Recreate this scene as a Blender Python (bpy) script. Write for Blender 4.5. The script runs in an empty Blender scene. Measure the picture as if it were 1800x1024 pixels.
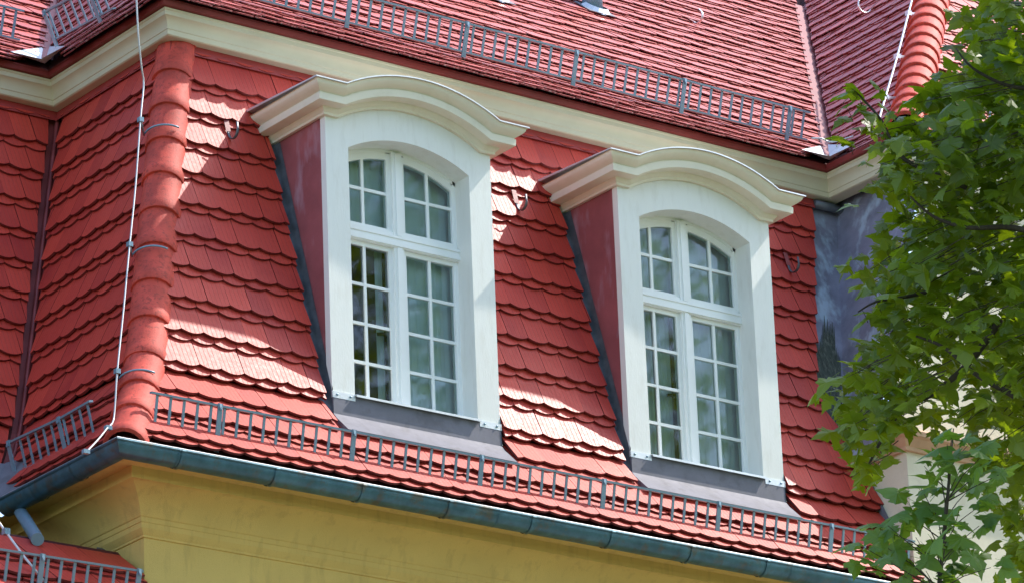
import bpy, math, random
import numpy as np
from mathutils import Vector, Matrix
random.seed(7); rng = np.random.default_rng(7)
scene = bpy.context.scene
COL = scene.collection
R = math.radians
# ------------------------------------------------------------------ camera
# solved from the photograph: X runs along the facade, Y into the house, Z up, origin at the first dormer's sill
F_PX = 8197.0
CAM = np.array([-17.1598, -24.5043, -10.3415])
def cam_matrix(pitch=1.9235, roll=-0.0402, yaw=-0.6526):
    return (Matrix.Rotation(yaw, 3, 'Z') @ Matrix.Rotation(pitch, 3, 'X') @ Matrix.Rotation(roll, 3, 'Z'))
CR = cam_matrix(); CRn = np.array(CR)
cam = bpy.data.cameras.new('camera'); cam_o = bpy.data.objects.new('camera', cam); COL.objects.link(cam_o)
cam.sensor_width = 36; cam.sensor_fit = 'HORIZONTAL'; cam.lens = F_PX / 1800 * 36
cam.clip_start = 1; cam.clip_end = 3000
cam_o.matrix_world = Matrix.Translation(Vector(CAM)) @ CR.to_4x4()
scene.camera = cam_o
def ray(x, y): return CRn @ np.array([(x - 900) / F_PX, -(y - 512) / F_PX, -1.0])
def on(x, y, n, d):                      # pixel of the photograph -> point on the plane n.p = d
    r = ray(x, y); n = np.array(n, float); return CAM + r * ((d - CAM @ n) / (r @ n))
def at(x, y, dist): return CAM + ray(x, y) * dist
def proj(P):
    q = (np.asarray(P, float) - CAM) @ CRn
    return 900 + F_PX * q[..., 0] / -q[..., 2], 512 - F_PX * q[..., 1] / -q[..., 2]
# ------------------------------------------------------------------ light
SUN = Vector((5.5, -1.0, 6.5)).normalized()
world = bpy.data.worlds.new('World'); scene.world = world; world.use_nodes = True
wn = world.node_tree.nodes; wl = world.node_tree.links; wn.clear()
sky = wn.new('ShaderNodeTexSky'); sky.sky_type = 'NISHITA'; sky.sun_disc = False
sky.sun_elevation = math.asin(SUN.z); sky.sun_rotation = math.atan2(SUN.x, SUN.y)
sky.air_density = 1.0; sky.dust_density = 1.2; sky.ozone_density = 1.0
bg = wn.new('ShaderNodeBackground'); bg.inputs[1].default_value = 0.15
wo = wn.new('ShaderNodeOutputWorld'); wl.new(sky.outputs[0], bg.inputs[0]); wl.new(bg.outputs[0], wo.inputs[0])
sl = bpy.data.lights.new('sun', 'SUN'); sl.energy = 2.3; sl.angle = R(0.55); sl.color = (1.0, 0.95, 0.87)
so = bpy.data.objects.new('sun', sl); COL.objects.link(so); so.rotation_euler = SUN.to_track_quat('Z', 'Y').to_euler()
scene.view_settings.view_transform = 'Standard'; scene.view_settings.look = 'None'
scene.view_settings.exposure = 1.5; scene.view_settings.gamma = 1.0; scene.view_settings.use_curve_mapping = False
scene.render.engine = 'CYCLES'
scene.cycles.max_bounces = 8; scene.cycles.transparent_max_bounces = 12

# ------------------------------------------------------------------ materials
def new_mat(name):
    m = bpy.data.materials.new(name); m.use_nodes = True
    nt = m.node_tree; b = nt.nodes['Principled BSDF']; return m, nt, b
def N(nt, t, **kw):
    n = nt.nodes.new(t)
    for k, v in kw.items(): setattr(n, k, v)
    return n
def math_node(nt, op, a, b=None, c=None):
    n = N(nt, 'ShaderNodeMath', operation=op)
    for i, v in enumerate((a, b, c)):
        if v is None: continue
        if isinstance(v, (int, float)): n.inputs[i].default_value = v
        else: nt.links.new(v, n.inputs[i])
    return n.outputs[0]
def mixcol(nt, fac, a, b, mode='MIX'):
    n = N(nt, 'ShaderNodeMix', data_type='RGBA', blend_type=mode)
    for i, v in ((0, fac), (6, a), (7, b)):
        if isinstance(v, (int, float)): n.inputs[i].default_value = v
        elif isinstance(v, tuple): n.inputs[i].default_value = (*v, 1) if len(v) == 3 else v
        else: nt.links.new(v, n.inputs[i])
    return n.outputs[2]
def noise(nt, scale, detail=4, rough=.55, coord='Object', vscale=None):
    tc = N(nt, 'ShaderNodeTexCoord'); src = tc.outputs[coord] if coord != 'World' else N(nt, 'ShaderNodeNewGeometry').outputs['Position']
    if vscale:
        mp = N(nt, 'ShaderNodeMapping'); mp.inputs['Scale'].default_value = vscale
        nt.links.new(src, mp.inputs[0]); src = mp.outputs[0]
    n = N(nt, 'ShaderNodeTexNoise'); n.inputs['Scale'].default_value = scale
    n.inputs['Detail'].default_value = detail; n.inputs['Roughness'].default_value = rough
    nt.links.new(src, n.inputs['Vector']); return n.outputs[0]
def ramp(nt, v, lo, hi):
    n = N(nt, 'ShaderNodeMapRange'); n.inputs[1].default_value = lo; n.inputs[2].default_value = hi
    nt.links.new(v, n.inputs[0]); return n.outputs[0]
def bump(nt, h, strength, dist, b):
    n = N(nt, 'ShaderNodeBump'); n.inputs['Strength'].default_value = strength; n.inputs['Distance'].default_value = dist
    nt.links.new(h, n.inputs['Height']); nt.links.new(n.outputs[0], b.inputs['Normal'])

def tile_mat(name, base, dark, rough=.42, grooves=5.0, wear=0.0):
    m, nt, b = new_mat(name)
    uv = N(nt, 'ShaderNodeUVMap'); sep = N(nt, 'ShaderNodeSeparateXYZ'); nt.links.new(uv.outputs[0], sep.inputs[0])
    fr = math_node(nt, 'FRACT', math_node(nt, 'MULTIPLY', sep.outputs[0], grooves))
    dist = math_node(nt, 'ABSOLUTE', math_node(nt, 'SUBTRACT', fr, .5))          # 0.5 at a groove
    groove = ramp(nt, dist, .5, .43)                                             # 0 in the groove, 1 on the land
    oi = N(nt, 'ShaderNodeObjectInfo'); ge = N(nt, 'ShaderNodeNewGeometry')
    rnd = math_node(nt, 'FRACT', math_node(nt, 'ADD', oi.outputs['Random'], ge.outputs['Random Per Island']))
    n1 = noise(nt, 2.3, 5, .6, 'World'); n2 = noise(nt, 38, 4, .65, 'World')
    c = mixcol(nt, rnd, dark, base)
    c = mixcol(nt, ramp(nt, n1, .35, .7), c, tuple(v * .82 for v in base))
    c = mixcol(nt, math_node(nt, 'MULTIPLY', ramp(nt, n2, .58, .75), .35), c, tuple(v * .55 for v in base))
    if wear:
        n3 = noise(nt, 60, 3, .7, 'World')
        c = mixcol(nt, math_node(nt, 'MULTIPLY', ramp(nt, n3, .62, .72), wear), c, (.50, .36, .30))
    c = mixcol(nt, math_node(nt, 'MULTIPLY', math_node(nt, 'SUBTRACT', 1.0, groove), .6), c, tuple(v * .3 for v in base))
    nt.links.new(c, b.inputs['Base Color'])
    b.inputs['Specular IOR Level'].default_value = .5 if wear else .36
    nt.links.new(math_node(nt, 'ADD', math_node(nt, 'MULTIPLY', n2, .3), rough - .13), b.inputs['Roughness'])
    h = math_node(nt, 'ADD', math_node(nt, 'MULTIPLY', groove, 1.0), math_node(nt, 'MULTIPLY', n2, .35))
    bump(nt, h, .5, .003, b)
    return m
def plain(name, col, rough=.6, metal=0.0, var=.12, scale=4.0, bstr=.15, bscale=60, streak=None, stain=None, spec=.5):
    m, nt, b = new_mat(name)
    n1 = noise(nt, scale, 5, .6, 'World', streak)
    c = mixcol(nt, ramp(nt, n1, .3, .7), tuple(v * (1 - var) for v in col), tuple(min(1, v * (1 + var)) for v in col))
    if stain:
        n3 = noise(nt, stain[1], 4, .6, 'World', stain[3] if len(stain) > 3 else None)
        c = mixcol(nt, math_node(nt, 'MULTIPLY', ramp(nt, n3, .52, .66), stain[2]), c, stain[0])
    nt.links.new(c, b.inputs['Base Color']); b.inputs['Metallic'].default_value = metal
    b.inputs['Specular IOR Level'].default_value = spec
    n2 = noise(nt, bscale, 4, .6, 'World', streak)
    nt.links.new(math_node(nt, 'ADD', math_node(nt, 'MULTIPLY', n2, .25), rough - .12), b.inputs['Roughness'])
    if bstr: bump(nt, n2, bstr, .004, b)
    return m
RED = (.66, .068, .042)
M = {}
M['tile'] = tile_mat('steep_tile_red', RED, (.39, .031, .026), .48, 5.0)
M['tile_top'] = tile_mat('upper_tile_red', (.62, .105, .080), (.44, .060, .045), .42, 3.0, .22)
M['tile_rim'] = plain('steep_tile_edge', (.15, .014, .012), .7, var=.25, scale=20, bstr=.3, bscale=90)  # dark fired edge, colour deepened further to stand in for shade under the tails
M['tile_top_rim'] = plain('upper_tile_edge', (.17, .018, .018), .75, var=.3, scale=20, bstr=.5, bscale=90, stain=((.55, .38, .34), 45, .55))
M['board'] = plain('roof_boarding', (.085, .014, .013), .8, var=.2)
M['hip'] = plain('hip_tile_red', (.55, .070, .045), .66, spec=.3, var=.3, scale=6, bstr=.6, bscale=130, stain=((.27, .04, .028), 34, .75))
M['redmetal'] = plain('red_painted_metal', (.26, .045, .045), .5, var=.15, scale=5)
M['redband'] = plain('red_painted_band', (.33, .036, .032), .5, var=.1, scale=5)
M['eave'] = plain('eave_board_red', (.20, .022, .020), .6, var=.15, scale=5)
M['cheek'] = plain('cheek_metal', (.31, .085, .092), .50, var=.2, scale=3, stain=((.40, .22, .26), 2.3, .9, (1, 2.2, .8)))
M['paint'] = plain('pale_paint', (.80, .80, .745), .45, var=.02, scale=3, bstr=.35, bscale=26, streak=(4.5, 4.5, .9), stain=((.58, .55, .46), 6, .20, (2.5, 2.5, .6)))
M['white'] = plain('white_window_paint', (.88, .89, .87), .35, var=.02, bstr=.08, bscale=40)
M['cream'] = plain('cream_paint', (.60, .55, .38), .5, var=.05, scale=3, bstr=.1, bscale=50, stain=((.55, .47, .32), 4, .25))
M['cornice'] = plain('dormer_cornice_paint', (.78, .72, .57), .45, var=.03, scale=3, bstr=.12, bscale=40, stain=((.58, .50, .34), 7, .22))
M['ochre'] = plain('ochre_plaster', (.72, .50, .15), .85, var=.07, scale=2.2, bstr=1.0, bscale=160, stain=((.46, .30, .09), 7, .32, (2.2, 2.2, .35)))
M['plaster'] = plain('cream_plaster', (.76, .68, .52), .85, var=.06, scale=3, bstr=.5, bscale=70, stain=((.58, .49, .34), 5, .3))
M['terracotta'] = plain('tan_moulding', (.55, .33, .20), .8, var=.12, scale=6, bstr=.4, bscale=50)
M['zinc'] = plain('zinc_sheet', (.155, .150, .180), .68, .0, var=.14, scale=5, bstr=.12, bscale=30, stain=((.09, .085, .095), 7, .5))
M['zincdull'] = plain('weathered_zinc', (.27, .27, .35), .5, .3, var=.3, scale=4, bstr=.2, bscale=30, stain=((.50, .62, .74), 5.5, .75, (1, 1, .6)))
M['gutter'] = plain('gutter_zinc', (.075, .165, .215), .42, .5, var=.3, scale=7, bstr=.15, bscale=60, stain=((.13, .11, .08), 9, .75))
M['steel'] = plain('galvanised_steel', (.21, .32, .40), .45, .35, var=.08, scale=14, bstr=.08, bscale=80)
M['bright'] = plain('bright_zinc', (.72, .74, .76), .40, .55, var=.08, scale=12, bstr=.1)
M['lead'] = plain('lead_flashing', (.13, .14, .16), .5, .5, var=.3, scale=9, bstr=.2)
M['moss'] = plain('streaked_zinc', (.055, .065, .05), .8, .0, var=.5, scale=16, bstr=.3, streak=(3, 3, .35), stain=((.17, .17, .14), 22, .8, (3, 3, .3)))
M['cable'] = plain('aluminium_cable', (.52, .53, .54), .4, .35, var=.05, bstr=0)
M['black'] = plain('black_handle', (.02, .02, .02), .4, bstr=0)
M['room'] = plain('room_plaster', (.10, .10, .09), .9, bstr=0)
M['curtain'] = plain('net_curtain', (.74, .86, .92), .9, var=.05, bstr=0)
M['bark'] = plain('maple_bark', (.055, .042, .032), .9, var=.35, scale=10, bstr=.6, bscale=30, streak=(4, 4, 1))
M['twig'] = plain('maple_twig', (.050, .035, .022), .8, var=.2, bstr=0)
M['grass'] = plain('lawn', (.07, .11, .03), .95, var=.4, scale=.6, bstr=.6, bscale=12)
M['asphalt'] = plain('paving', (.20, .185, .165), .9, var=.15, scale=1.2, bstr=.3, bscale=30)
def glass_mat():
    m, nt, b = new_mat('window_glass'); nt.nodes.remove(b)
    out = [n for n in nt.nodes if n.type == 'OUTPUT_MATERIAL'][0]
    tr = N(nt, 'ShaderNodeBsdfTransparent'); tr.inputs[0].default_value = (.80, .88, .86, 1)
    gl = N(nt, 'ShaderNodeBsdfGlossy'); gl.inputs['Roughness'].default_value = .04; gl.inputs[0].default_value = (.95, .97, 1, 1)
    fr = N(nt, 'ShaderNodeFresnel'); fr.inputs[0].default_value = 1.55
    n = noise(nt, 3.0, 2, .5, 'World'); bp = N(nt, 'ShaderNodeBump'); bp.inputs['Strength'].default_value = .04; bp.inputs['Distance'].default_value = .02
    nt.links.new(n, bp.inputs['Height']); nt.links.new(bp.outputs[0], gl.inputs['Normal'])
    mx = N(nt, 'ShaderNodeMixShader'); nt.links.new(math_node(nt, 'MULTIPLY', fr.outputs[0], 1.7), mx.inputs[0])
    nt.links.new(tr.outputs[0], mx.inputs[1]); nt.links.new(gl.outputs[0], mx.inputs[2]); nt.links.new(mx.outputs[0], out.inputs[0])
    return m
M['glass'] = glass_mat()
def leaf_mat(name, c0, c1, trans):
    m, nt, b = new_mat(name)
    out = [n for n in nt.nodes if n.type == 'OUTPUT_MATERIAL'][0]
    oi = N(nt, 'ShaderNodeObjectInfo'); ge = N(nt, 'ShaderNodeNewGeometry')
    rnd = math_node(nt, 'FRACT', math_node(nt, 'ADD', oi.outputs['Random'], ge.outputs['Random Per Island']))
    c = mixcol(nt, rnd, c0, c1)
    nt.links.new(c, b.inputs['Base Color']); b.inputs['Roughness'].default_value = .42; b.inputs['Specular IOR Level'].default_value = .45
    tl = N(nt, 'ShaderNodeBsdfTranslucent'); nt.links.new(mixcol(nt, rnd, trans, tuple(v * .75 for v in trans)), tl.inputs[0])
    mx = N(nt, 'ShaderNodeMixShader'); mx.inputs[0].default_value = .40
    nt.links.new(b.outputs[0], mx.inputs[1]); nt.links.new(tl.outputs[0], mx.inputs[2]); nt.links.new(mx.outputs[0], out.inputs[0])
    return m
M['leaf'] = leaf_mat('maple_leaf', (.020, .045, .003), (.145, .215, .010), (.42, .58, .010))
M['leaf_young'] = leaf_mat('young_maple_leaf', (.05, .115, .025), (.10, .19, .03), (.32, .52, .03))

# ------------------------------------------------------------------ mesh helpers
class MB:
    def __init__(s): s.v = []; s.f = []
    def add(s, vs, fs):
        o = len(s.v); s.v += [tuple(float(c) for c in p) for p in vs]; s.f += [tuple(i + o for i in f) for f in fs]; return s
    def box(s, a, b):
        (x0, y0, z0), (x1, y1, z1) = a, b
        return s.add([(x0,y0,z0),(x1,y0,z0),(x1,y1,z0),(x0,y1,z0),(x0,y0,z1),(x1,y0,z1),(x1,y1,z1),(x0,y1,z1)],
                     [(0,3,2,1),(4,5,6,7),(0,1,5,4),(1,2,6,5),(2,3,7,6),(3,0,4,7)])
    def bar(s, p, q, u, w, h):           # a flat bar from p to q: w across u, h across the third direction
        p, q, u = Vector(p), Vector(q), Vector(u); d = (q - p).normalized(); u = (u - d * u.dot(d)).normalized(); n = d.cross(u)
        r = [c + u * a * w / 2 + n * b * h / 2 for c in (p, q) for a, b in ((-1,-1),(1,-1),(1,1),(-1,1))]
        return s.add(r, [(0,3,2,1),(4,5,6,7),(0,1,5,4),(1,2,6,5),(2,3,7,6),(3,0,4,7)])
    def tube(s, pts, r, n=8, caps=True):
        pts = [Vector(p) for p in pts]; rs = r if isinstance(r, (list, tuple)) else [r] * len(pts)
        ring = []; up = None
        for i, p in enumerate(pts):
            d = (pts[min(i + 1, len(pts) - 1)] - pts[max(i - 1, 0)]).normalized()
            if up is None: up = Vector((0, 0, 1)) if abs(d.z) < .9 else Vector((1, 0, 0))
            a = (up - d * up.dot(d)).normalized(); b = d.cross(a); up = a
            ring += [p + (a * math.cos(t) + b * math.sin(t)) * rs[i] for t in [2 * math.pi * k / n for k in range(n)]]
        fs = [(i*n+k, i*n+(k+1)%n, (i+1)*n+(k+1)%n, (i+1)*n+k) for i in range(len(pts)-1) for k in range(n)]
        if caps: fs += [tuple(range(n))[::-1], tuple((len(pts)-1)*n + k for k in range(n))]
        return s.add(ring, fs)
    def prism(s, poly, d):               # planar polygon (3D points) extruded along d
        n = len(poly); p = [Vector(q) for q in poly]; d = Vector(d)
        return s.add(p + [q + d for q in p], [tuple(range(n)), tuple(range(2*n-1, n-1, -1))] + [(i, i + n, (i+1)%n + n, (i+1)%n) for i in range(n)])
    def mesh(s, name, mat, smooth=False):
        me = bpy.data.meshes.new(name); me.from_pydata(s.v, [], s.f); me.materials.append(M[mat])
        if smooth: me.polygons.foreach_set('use_smooth', [True] * len(me.polygons))
        me.update(); return me
    def build(s, name, mat, parent=None, smooth=False, loc=None):
        return link(name, s.mesh(name, mat, smooth), parent, loc)
def link(name, me, parent=None, loc=None):
    o = bpy.data.objects.new(name, me); COL.objects.link(o); o.parent = parent
    if loc is not None: o.location = loc
    return o
def tag(o, label, cat, group=None):
    o['label'] = label; o['category'] = cat
    if group: o['group'] = group
    return o
def thing(name, label, cat, loc=(0, 0, 0), group=None):
    o = bpy.data.objects.new(name, None); COL.objects.link(o); o.location = loc; o.empty_display_size = .1
    return tag(o, label, cat, group)
def fixn(o):
    import bmesh
    bm = bmesh.new(); bm.from_mesh(o.data); bmesh.ops.recalc_face_normals(bm, faces=bm.faces[:]); bm.to_mesh(o.data); bm.free(); return o
def autosmooth(o, ang=35):
    me = o.data; import bmesh
    bm = bmesh.new(); bm.from_mesh(me)
    for f in bm.faces: f.smooth = True
    for e in bm.edges:
        if len(e.link_faces) == 2 and e.calc_face_angle(0) > R(ang): e.smooth = False
    bm.to_mesh(me); bm.free(); return o
def sweep(name, mat, path, prof, parent, smooth_ang=30):
    """prof [(d outward, z)] swept along a plan polyline with mitred corners; outward is to the right of travel"""
    P = [Vector((*p, 0)) for p in path]; mb = MB(); n = len(prof); vs = []
    for i, p in enumerate(P):
        ns = []
        if i > 0: d = (P[i] - P[i-1]).normalized(); ns.append(Vector((d.y, -d.x, 0)))
        if i < len(P) - 1: d = (P[i+1] - P[i]).normalized(); ns.append(Vector((d.y, -d.x, 0)))
        m = ns[0] if len(ns) == 1 else (ns[0] + ns[1]) / (1 + ns[0].dot(ns[1]))
        vs += [p + m * d_ + Vector((0, 0, z)) for d_, z in prof]
    fs = [(i*n+k, (i+1)*n+k, (i+1)*n+k+1, i*n+k+1) for i in range(len(P)-1) for k in range(n-1)]
    mb.add(vs, fs); return autosmooth(mb.build(name, mat, parent), smooth_ang)

# ------------------------------------------------------------------ dimensions
W, S = 1.42, 2.5645                     # dormer width, dormer spacing
XC, G, D = 2.0133, .4753, 1.5323        # gutter corner, gutter lip, depth of the side return
OX = G - XC                             # side slope: x = y_profile(z) + OX
ZG = -.8145                             # gutter lip height
GROUND = -11.95
class Profile:                          # roof section, bottom to top, by arc length
    def __init__(s, pts):
        s.p = np.array(pts, float); d = np.hypot(*np.diff(s.p, axis=0).T); s.s = np.concatenate([[0], np.cumsum(d)])
    def __call__(s, t):
        if t > s.s[-1]: e = (s.p[-1] - s.p[-2]) / (s.s[-1] - s.s[-2]); return s.p[-1] + e * (t - s.s[-1])
        if t < 0: e = (s.p[1] - s.p[0]) / s.s[1]; return s.p[0] + e * t
        return np.array([np.interp(t, s.s, s.p[:, 0]), np.interp(t, s.s, s.p[:, 1])])
    def at_z(s, z): return float(np.interp(z, s.p[:, 1], s.s))
BK = .072                               # boarding lies this far behind the visible tile faces
steep = Profile([(-.355, -.80), (-.262, -.66), (-.172, -.51), (-.085, -.36), (.012, -.22), (.03 + BK + .285 * 0, 0.0), (.03 + BK + .285 * 2.86, 2.86)])
def y_steep(z): return float(np.interp(z, steep.p[:, 1], steep.p[:, 0]))

house = thing('mansard_house', 'ochre plastered house with red tiled mansard roof and cream cornices', 'house', (0, 0, GROUND))
def H(o):                               # parent to the house, keeping the house-frame coordinates
    o.parent = house; o.matrix_parent_inverse = Matrix.Translation((0, 0, -GROUND)); return o
# ------------------------------------------------------------------ tiles
TW, TL, TT = .1785, .385, .017
def tile_outline(w=TW - .0035, L=TL, sag=.028, n=6, blunt=False):
    pts = []
    for k in range(n + 1):
        u = -1 + 2 * k / n
        pts.append((u * w / 2, sag * (u * u if not blunt else max(0, abs(u) * 2.2 - 1.2)) ))
    return pts + [(w / 2, L), (-w / 2, L)]
def clip_poly(poly, p, n):              # keep (q-p).n >= 0
    out = []
    for i in range(len(poly)):
        a, b = poly[i], poly[(i + 1) % len(poly)]
        da = (a[0]-p[0])*n[0] + (a[1]-p[1])*n[1]; db = (b[0]-p[0])*n[0] + (b[1]-p[1])*n[1]
        if da >= 0: out.append(a)
        if (da >= 0) != (db >= 0):
            t = da / (da - db); out.append((a[0] + (b[0]-a[0])*t, a[1] + (b[1]-a[1])*t))
    return out
def poly_area(p): return .5 * sum(p[i][0]*p[(i+1)%len(p)][1] - p[(i+1)%len(p)][0]*p[i][1] for i in range(len(p)))
def tile_geo(poly, th):
    n = len(poly)
    v = [(x, y, th) for x, y in poly] + [(x, y, 0) for x, y in poly]
    f = [tuple(range(n))] + [(i, i + n, (i+1) % n + n, (i+1) % n) for i in range(n)]
    uv = [(x / TW + .5, y) for x, y in poly] * 2
    return v, f, uv
def tile_mesh(geo, mat):
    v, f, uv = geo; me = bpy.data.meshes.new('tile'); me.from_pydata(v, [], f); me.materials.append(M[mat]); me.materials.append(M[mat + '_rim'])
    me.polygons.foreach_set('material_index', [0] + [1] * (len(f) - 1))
    l = me.uv_layers.new(name='UVMap'); idx = np.empty(len(me.loops), np.int32); me.loops.foreach_get('vertex_index', idx)
    l.data.foreach_set('uv', np.array(uv, np.float32)[idx].ravel()); me.update(); return me
def joined_tiles(name, items, mat, parent):          # items: (geo, matrix)
    vs, fs, us, mi, o = [], [], [], [], 0
    for (v, f, uv), m in items:
        a = np.array(v) @ np.array(m.to_3x3()).T + np.array(m.translation); vs.append(a)
        fs += [tuple(i + o for i in q) for q in f]; us += uv; o += len(v); mi += [0] + [1] * (len(f) - 1)
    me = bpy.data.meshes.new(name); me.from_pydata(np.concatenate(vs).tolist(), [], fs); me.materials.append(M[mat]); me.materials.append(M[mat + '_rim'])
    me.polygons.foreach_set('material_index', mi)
    l = me.uv_layers.new(name='UVMap'); idx = np.empty(len(me.loops), np.int32); me.loops.foreach_get('vertex_index', idx)
    l.data.foreach_set('uv', np.array(us, np.float32)[idx].ravel()); me.update()
    ob = link(name, me, parent); ob['kind'] = 'stuff'; return ob
def lay_tiles(board, O, T, Nn, prof, rows, a0, a1, lo=None, hi=None, holes=(), mat='tile', limit=300, jit=1.0, blunt=False):
    """rows: (s of tail, length, tail height, head height, phase, main?)  lo/hi: limits of a as functions of s"""
    O, T, Nn, Z = Vector(O), Vector(T), Vector(Nn), Vector((0, 0, 1)); cache = {}; items = []; th = .010 if blunt else TT
    for s0, L, ht, hh, ph, main in rows:
        y0, z0 = prof(s0); y1, z1 = prof(s0 + L)
        Dv = (Nn * (y1 - y0) + Z * (z1 - z0)); n = T.cross(Dv.normalized()).normalized()
        base = tile_outline(L=L, blunt=blunt)
        k0 = math.floor(a0 / TW) - 1; k1 = math.ceil(a1 / TW) + 1
        for k in range(k0, k1 + 1):
            a = (k + ph) * TW
            if a < a0 - TW or a > a1 + TW: continue
            P = O + T * a + Nn * y0 + Z * z0
            qx, qy = proj(P)
            if not (-150 < qx < 1950 and -150 < qy < 1170): continue
            poly = base; cut = False
            for f, sg in ((lo, 1), (hi, -1)):
                if f is None: continue
                p0 = (f(s0) - a, 0.0); p1 = (f(s0 + L) - a, L); t = (p1[0]-p0[0], p1[1]-p0[1]); nn = (t[1] * sg, -t[0] * sg)
                d = [(q[0]-p0[0])*nn[0] + (q[1]-p0[1])*nn[1] for q in poly]
                if min(d) < 0:
                    cut = True; poly = clip_poly(poly, p0, nn)
                    if len(poly) < 3: break
            if len(poly) < 3: continue
            skip = False
            for h0, h1, s_lo, s_hi in holes:
                if s_lo < s0 < s_hi and a + TW / 2 > h0 and a - TW / 2 < h1:
                    if a < (h0 + h1) / 2: poly = clip_poly(poly, (h0 - a, 0), (-1, 0))
                    else: poly = clip_poly(poly, (h1 - a, 0), (1, 0))
                    cut = True
                    if len(poly) < 3: skip = True; break
            if skip or abs(poly_area(poly)) < .0012: continue
            key = (round(L, 3),)
            if cut: geo = tile_geo(poly, th); me = None
            else:
                if key not in cache: g = tile_geo(base, th); cache[key] = (g, None)
                geo = cache[key][0]; me = key
            jx, js, jr, jh = [random.uniform(-1, 1) * jit for _ in range(4)]
            up = (Dv + n * (hh - ht)).normalized(); nz = T.cross(up).normalized()
            rot = Matrix((T, up, nz)).transposed() @ Matrix.Rotation(R(.55) * jr, 3, 'Z') @ Matrix.Rotation(R(.5) * jh, 3, 'Y')
            pos = P + n * (ht + .0015 * jh) + T * (.0012 * jx) + up * (.005 * js)
            m = Matrix.Translation(pos) @ rot.to_4x4()
            vis = (0 <= qx <= 1800 and 0 <= qy <= 1024)
            items.append((bool(main) and vis, abs(poly_area(poly)), vis, geo, me, m))
    items.sort(key=lambda t: (-int(t[0]), -int(t[2]), -float(t[1])))
    mcache = {}
    for i, (mn, ar, vis, geo, me, m) in enumerate(items[:limit]):
        if me is not None:
            if me not in mcache: mcache[me] = tile_mesh(geo, mat)
            mesh = mcache[me]
        else: mesh = tile_mesh(geo, mat)
        o = link('tile', mesh, board); o.matrix_local = m
    if len(items) > limit: joined_tiles('tile_rows', [(g, m) for _, _, _, g, _, m in items[limit:]], mat, board)
    return len(items)
def crown_rows(prof, z_tails, Ls, drop=.058):
    rows = []
    for i, (z, L) in enumerate(zip(z_tails, Ls)):
        s = prof.at_z(z); ph = .5 * (i % 2)
        rows.append((s - drop, L, .064, .000, ph + .5, False))           # lower layer
        rows.append((s, L, .083, .0175, ph, True))                        # upper layer
    return rows
zt = [2.345 - .2672 * k for k in range(11)]                               # steep courses
steep_rows = crown_rows(steep, zt, [TL] * 10 + [.27])
fl = [-.54, -.745]
steep_rows += crown_rows(steep, fl, [.36, .34], .05)
s_top = steep.at_z(2.60)
steep_rows.append((steep.at_z(2.345) + .27, .12, .062, .03, .25, True))     # short top course under the band
def slope_board(name, O, T, Nn, prof, a_of, holes=(), mat='board', depth=0.0):
    """boarding under the tiles: strips between profile points; a_of(s) -> (a0, a1)"""
    O, T, Nn, Z = Vector(O), Vector(T), Vector(Nn), Vector((0, 0, 1)); mb = MB()
    ss = sorted(set(list(prof.s) + [h for q in holes for h in q[2:]])); ss = [s for s in ss if 0 <= s <= prof.s[-1]]
    def pt(a, s): y, z = prof(s); return O + T * a + Nn * (y + depth) + Z * z
    for s0, s1 in zip(ss[:-1], ss[1:]):
        sm = (s0 + s1) / 2
        cuts = [(q[0], q[1]) for q in holes if q[2] <= sm <= q[3]]
        l0, r0 = a_of(s0); l1, r1 = a_of(s1); ed = [(l0, l1)]
        for c in sorted(cuts): ed += [(c[0], c[0]), (c[1], c[1])]
        ed.append((r0, r1))
        for i in range(0, len(ed), 2):
            (b0, b1), (c0, c1) = ed[i], ed[i + 1]
            mb.add([pt(b0, s0), pt(c0, s0), pt(c1, s1), pt(b1, s1)], [(0, 1, 2, 3)])
    return H(mb.build(name, mat))
def yp(s): return float(steep(s)[0])
def zp(s): return float(steep(s)[1])
s_ap = steep.at_z(-.40); s_dt = steep.at_z(2.20)
dorm_holes = [(-.055, W + .03, s_ap, s_dt), (S - .055, S + W + .03, s_ap, s_dt)]
board_holes = [(.0, W, steep.at_z(-.22), s_dt), (S, S + W, steep.at_z(-.22), s_dt)]
# right limit of the tiles: zinc valley, then the side of the wing
def right_lim(s):
    z = zp(s); return 4.93 if z < .15 else (4.93 - (z - .15) / .63 * .345 if z < .78 else 4.585 + (z - .78) * .297)
front = slope_board('mansard_slope', (0, 0, 0), (1, 0, 0), (0, 1, 0), steep, lambda s: (yp(s) + OX, 5.5 if zp(s) > .3 else 4.95), board_holes)
front['label'] = 'front mansard slope of doubled red scalloped tiles around the dormers'
n_front = lay_tiles(front, (0, 0, 0), (1, 0, 0), (0, 1, 0), steep, steep_rows, -1.9, 5.3, lo=lambda s: yp(s) + OX + .02, hi=right_lim, holes=dorm_holes)
side = slope_board('mansard_slope', (OX, 0, 0), (0, -1, 0), (1, 0, 0), steep, lambda s: (-(yp(s) + D), -yp(s)))
side['label'] = 'shaded return slope of red tiles beside the corner hip'
n_side = lay_tiles(side, (OX, 0, 0), (0, -1, 0), (1, 0, 0), steep, steep_rows, -2.6, .5, lo=lambda s: -(yp(s) + D) + .135, hi=lambda s: -yp(s) - .02)
rear = slope_board('mansard_slope', (0, D, 0), (1, 0, 0), (0, 1, 0), steep, lambda s: (-6.0, yp(s) + OX))
rear['label'] = 'set back mansard slope of red tiles beyond the painted valley'
n_rear = lay_tiles(rear, (0, D, 0), (1, 0, 0), (0, 1, 0), steep, steep_rows, -3.2, -.3, hi=lambda s: yp(s) + OX - .125)
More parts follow.
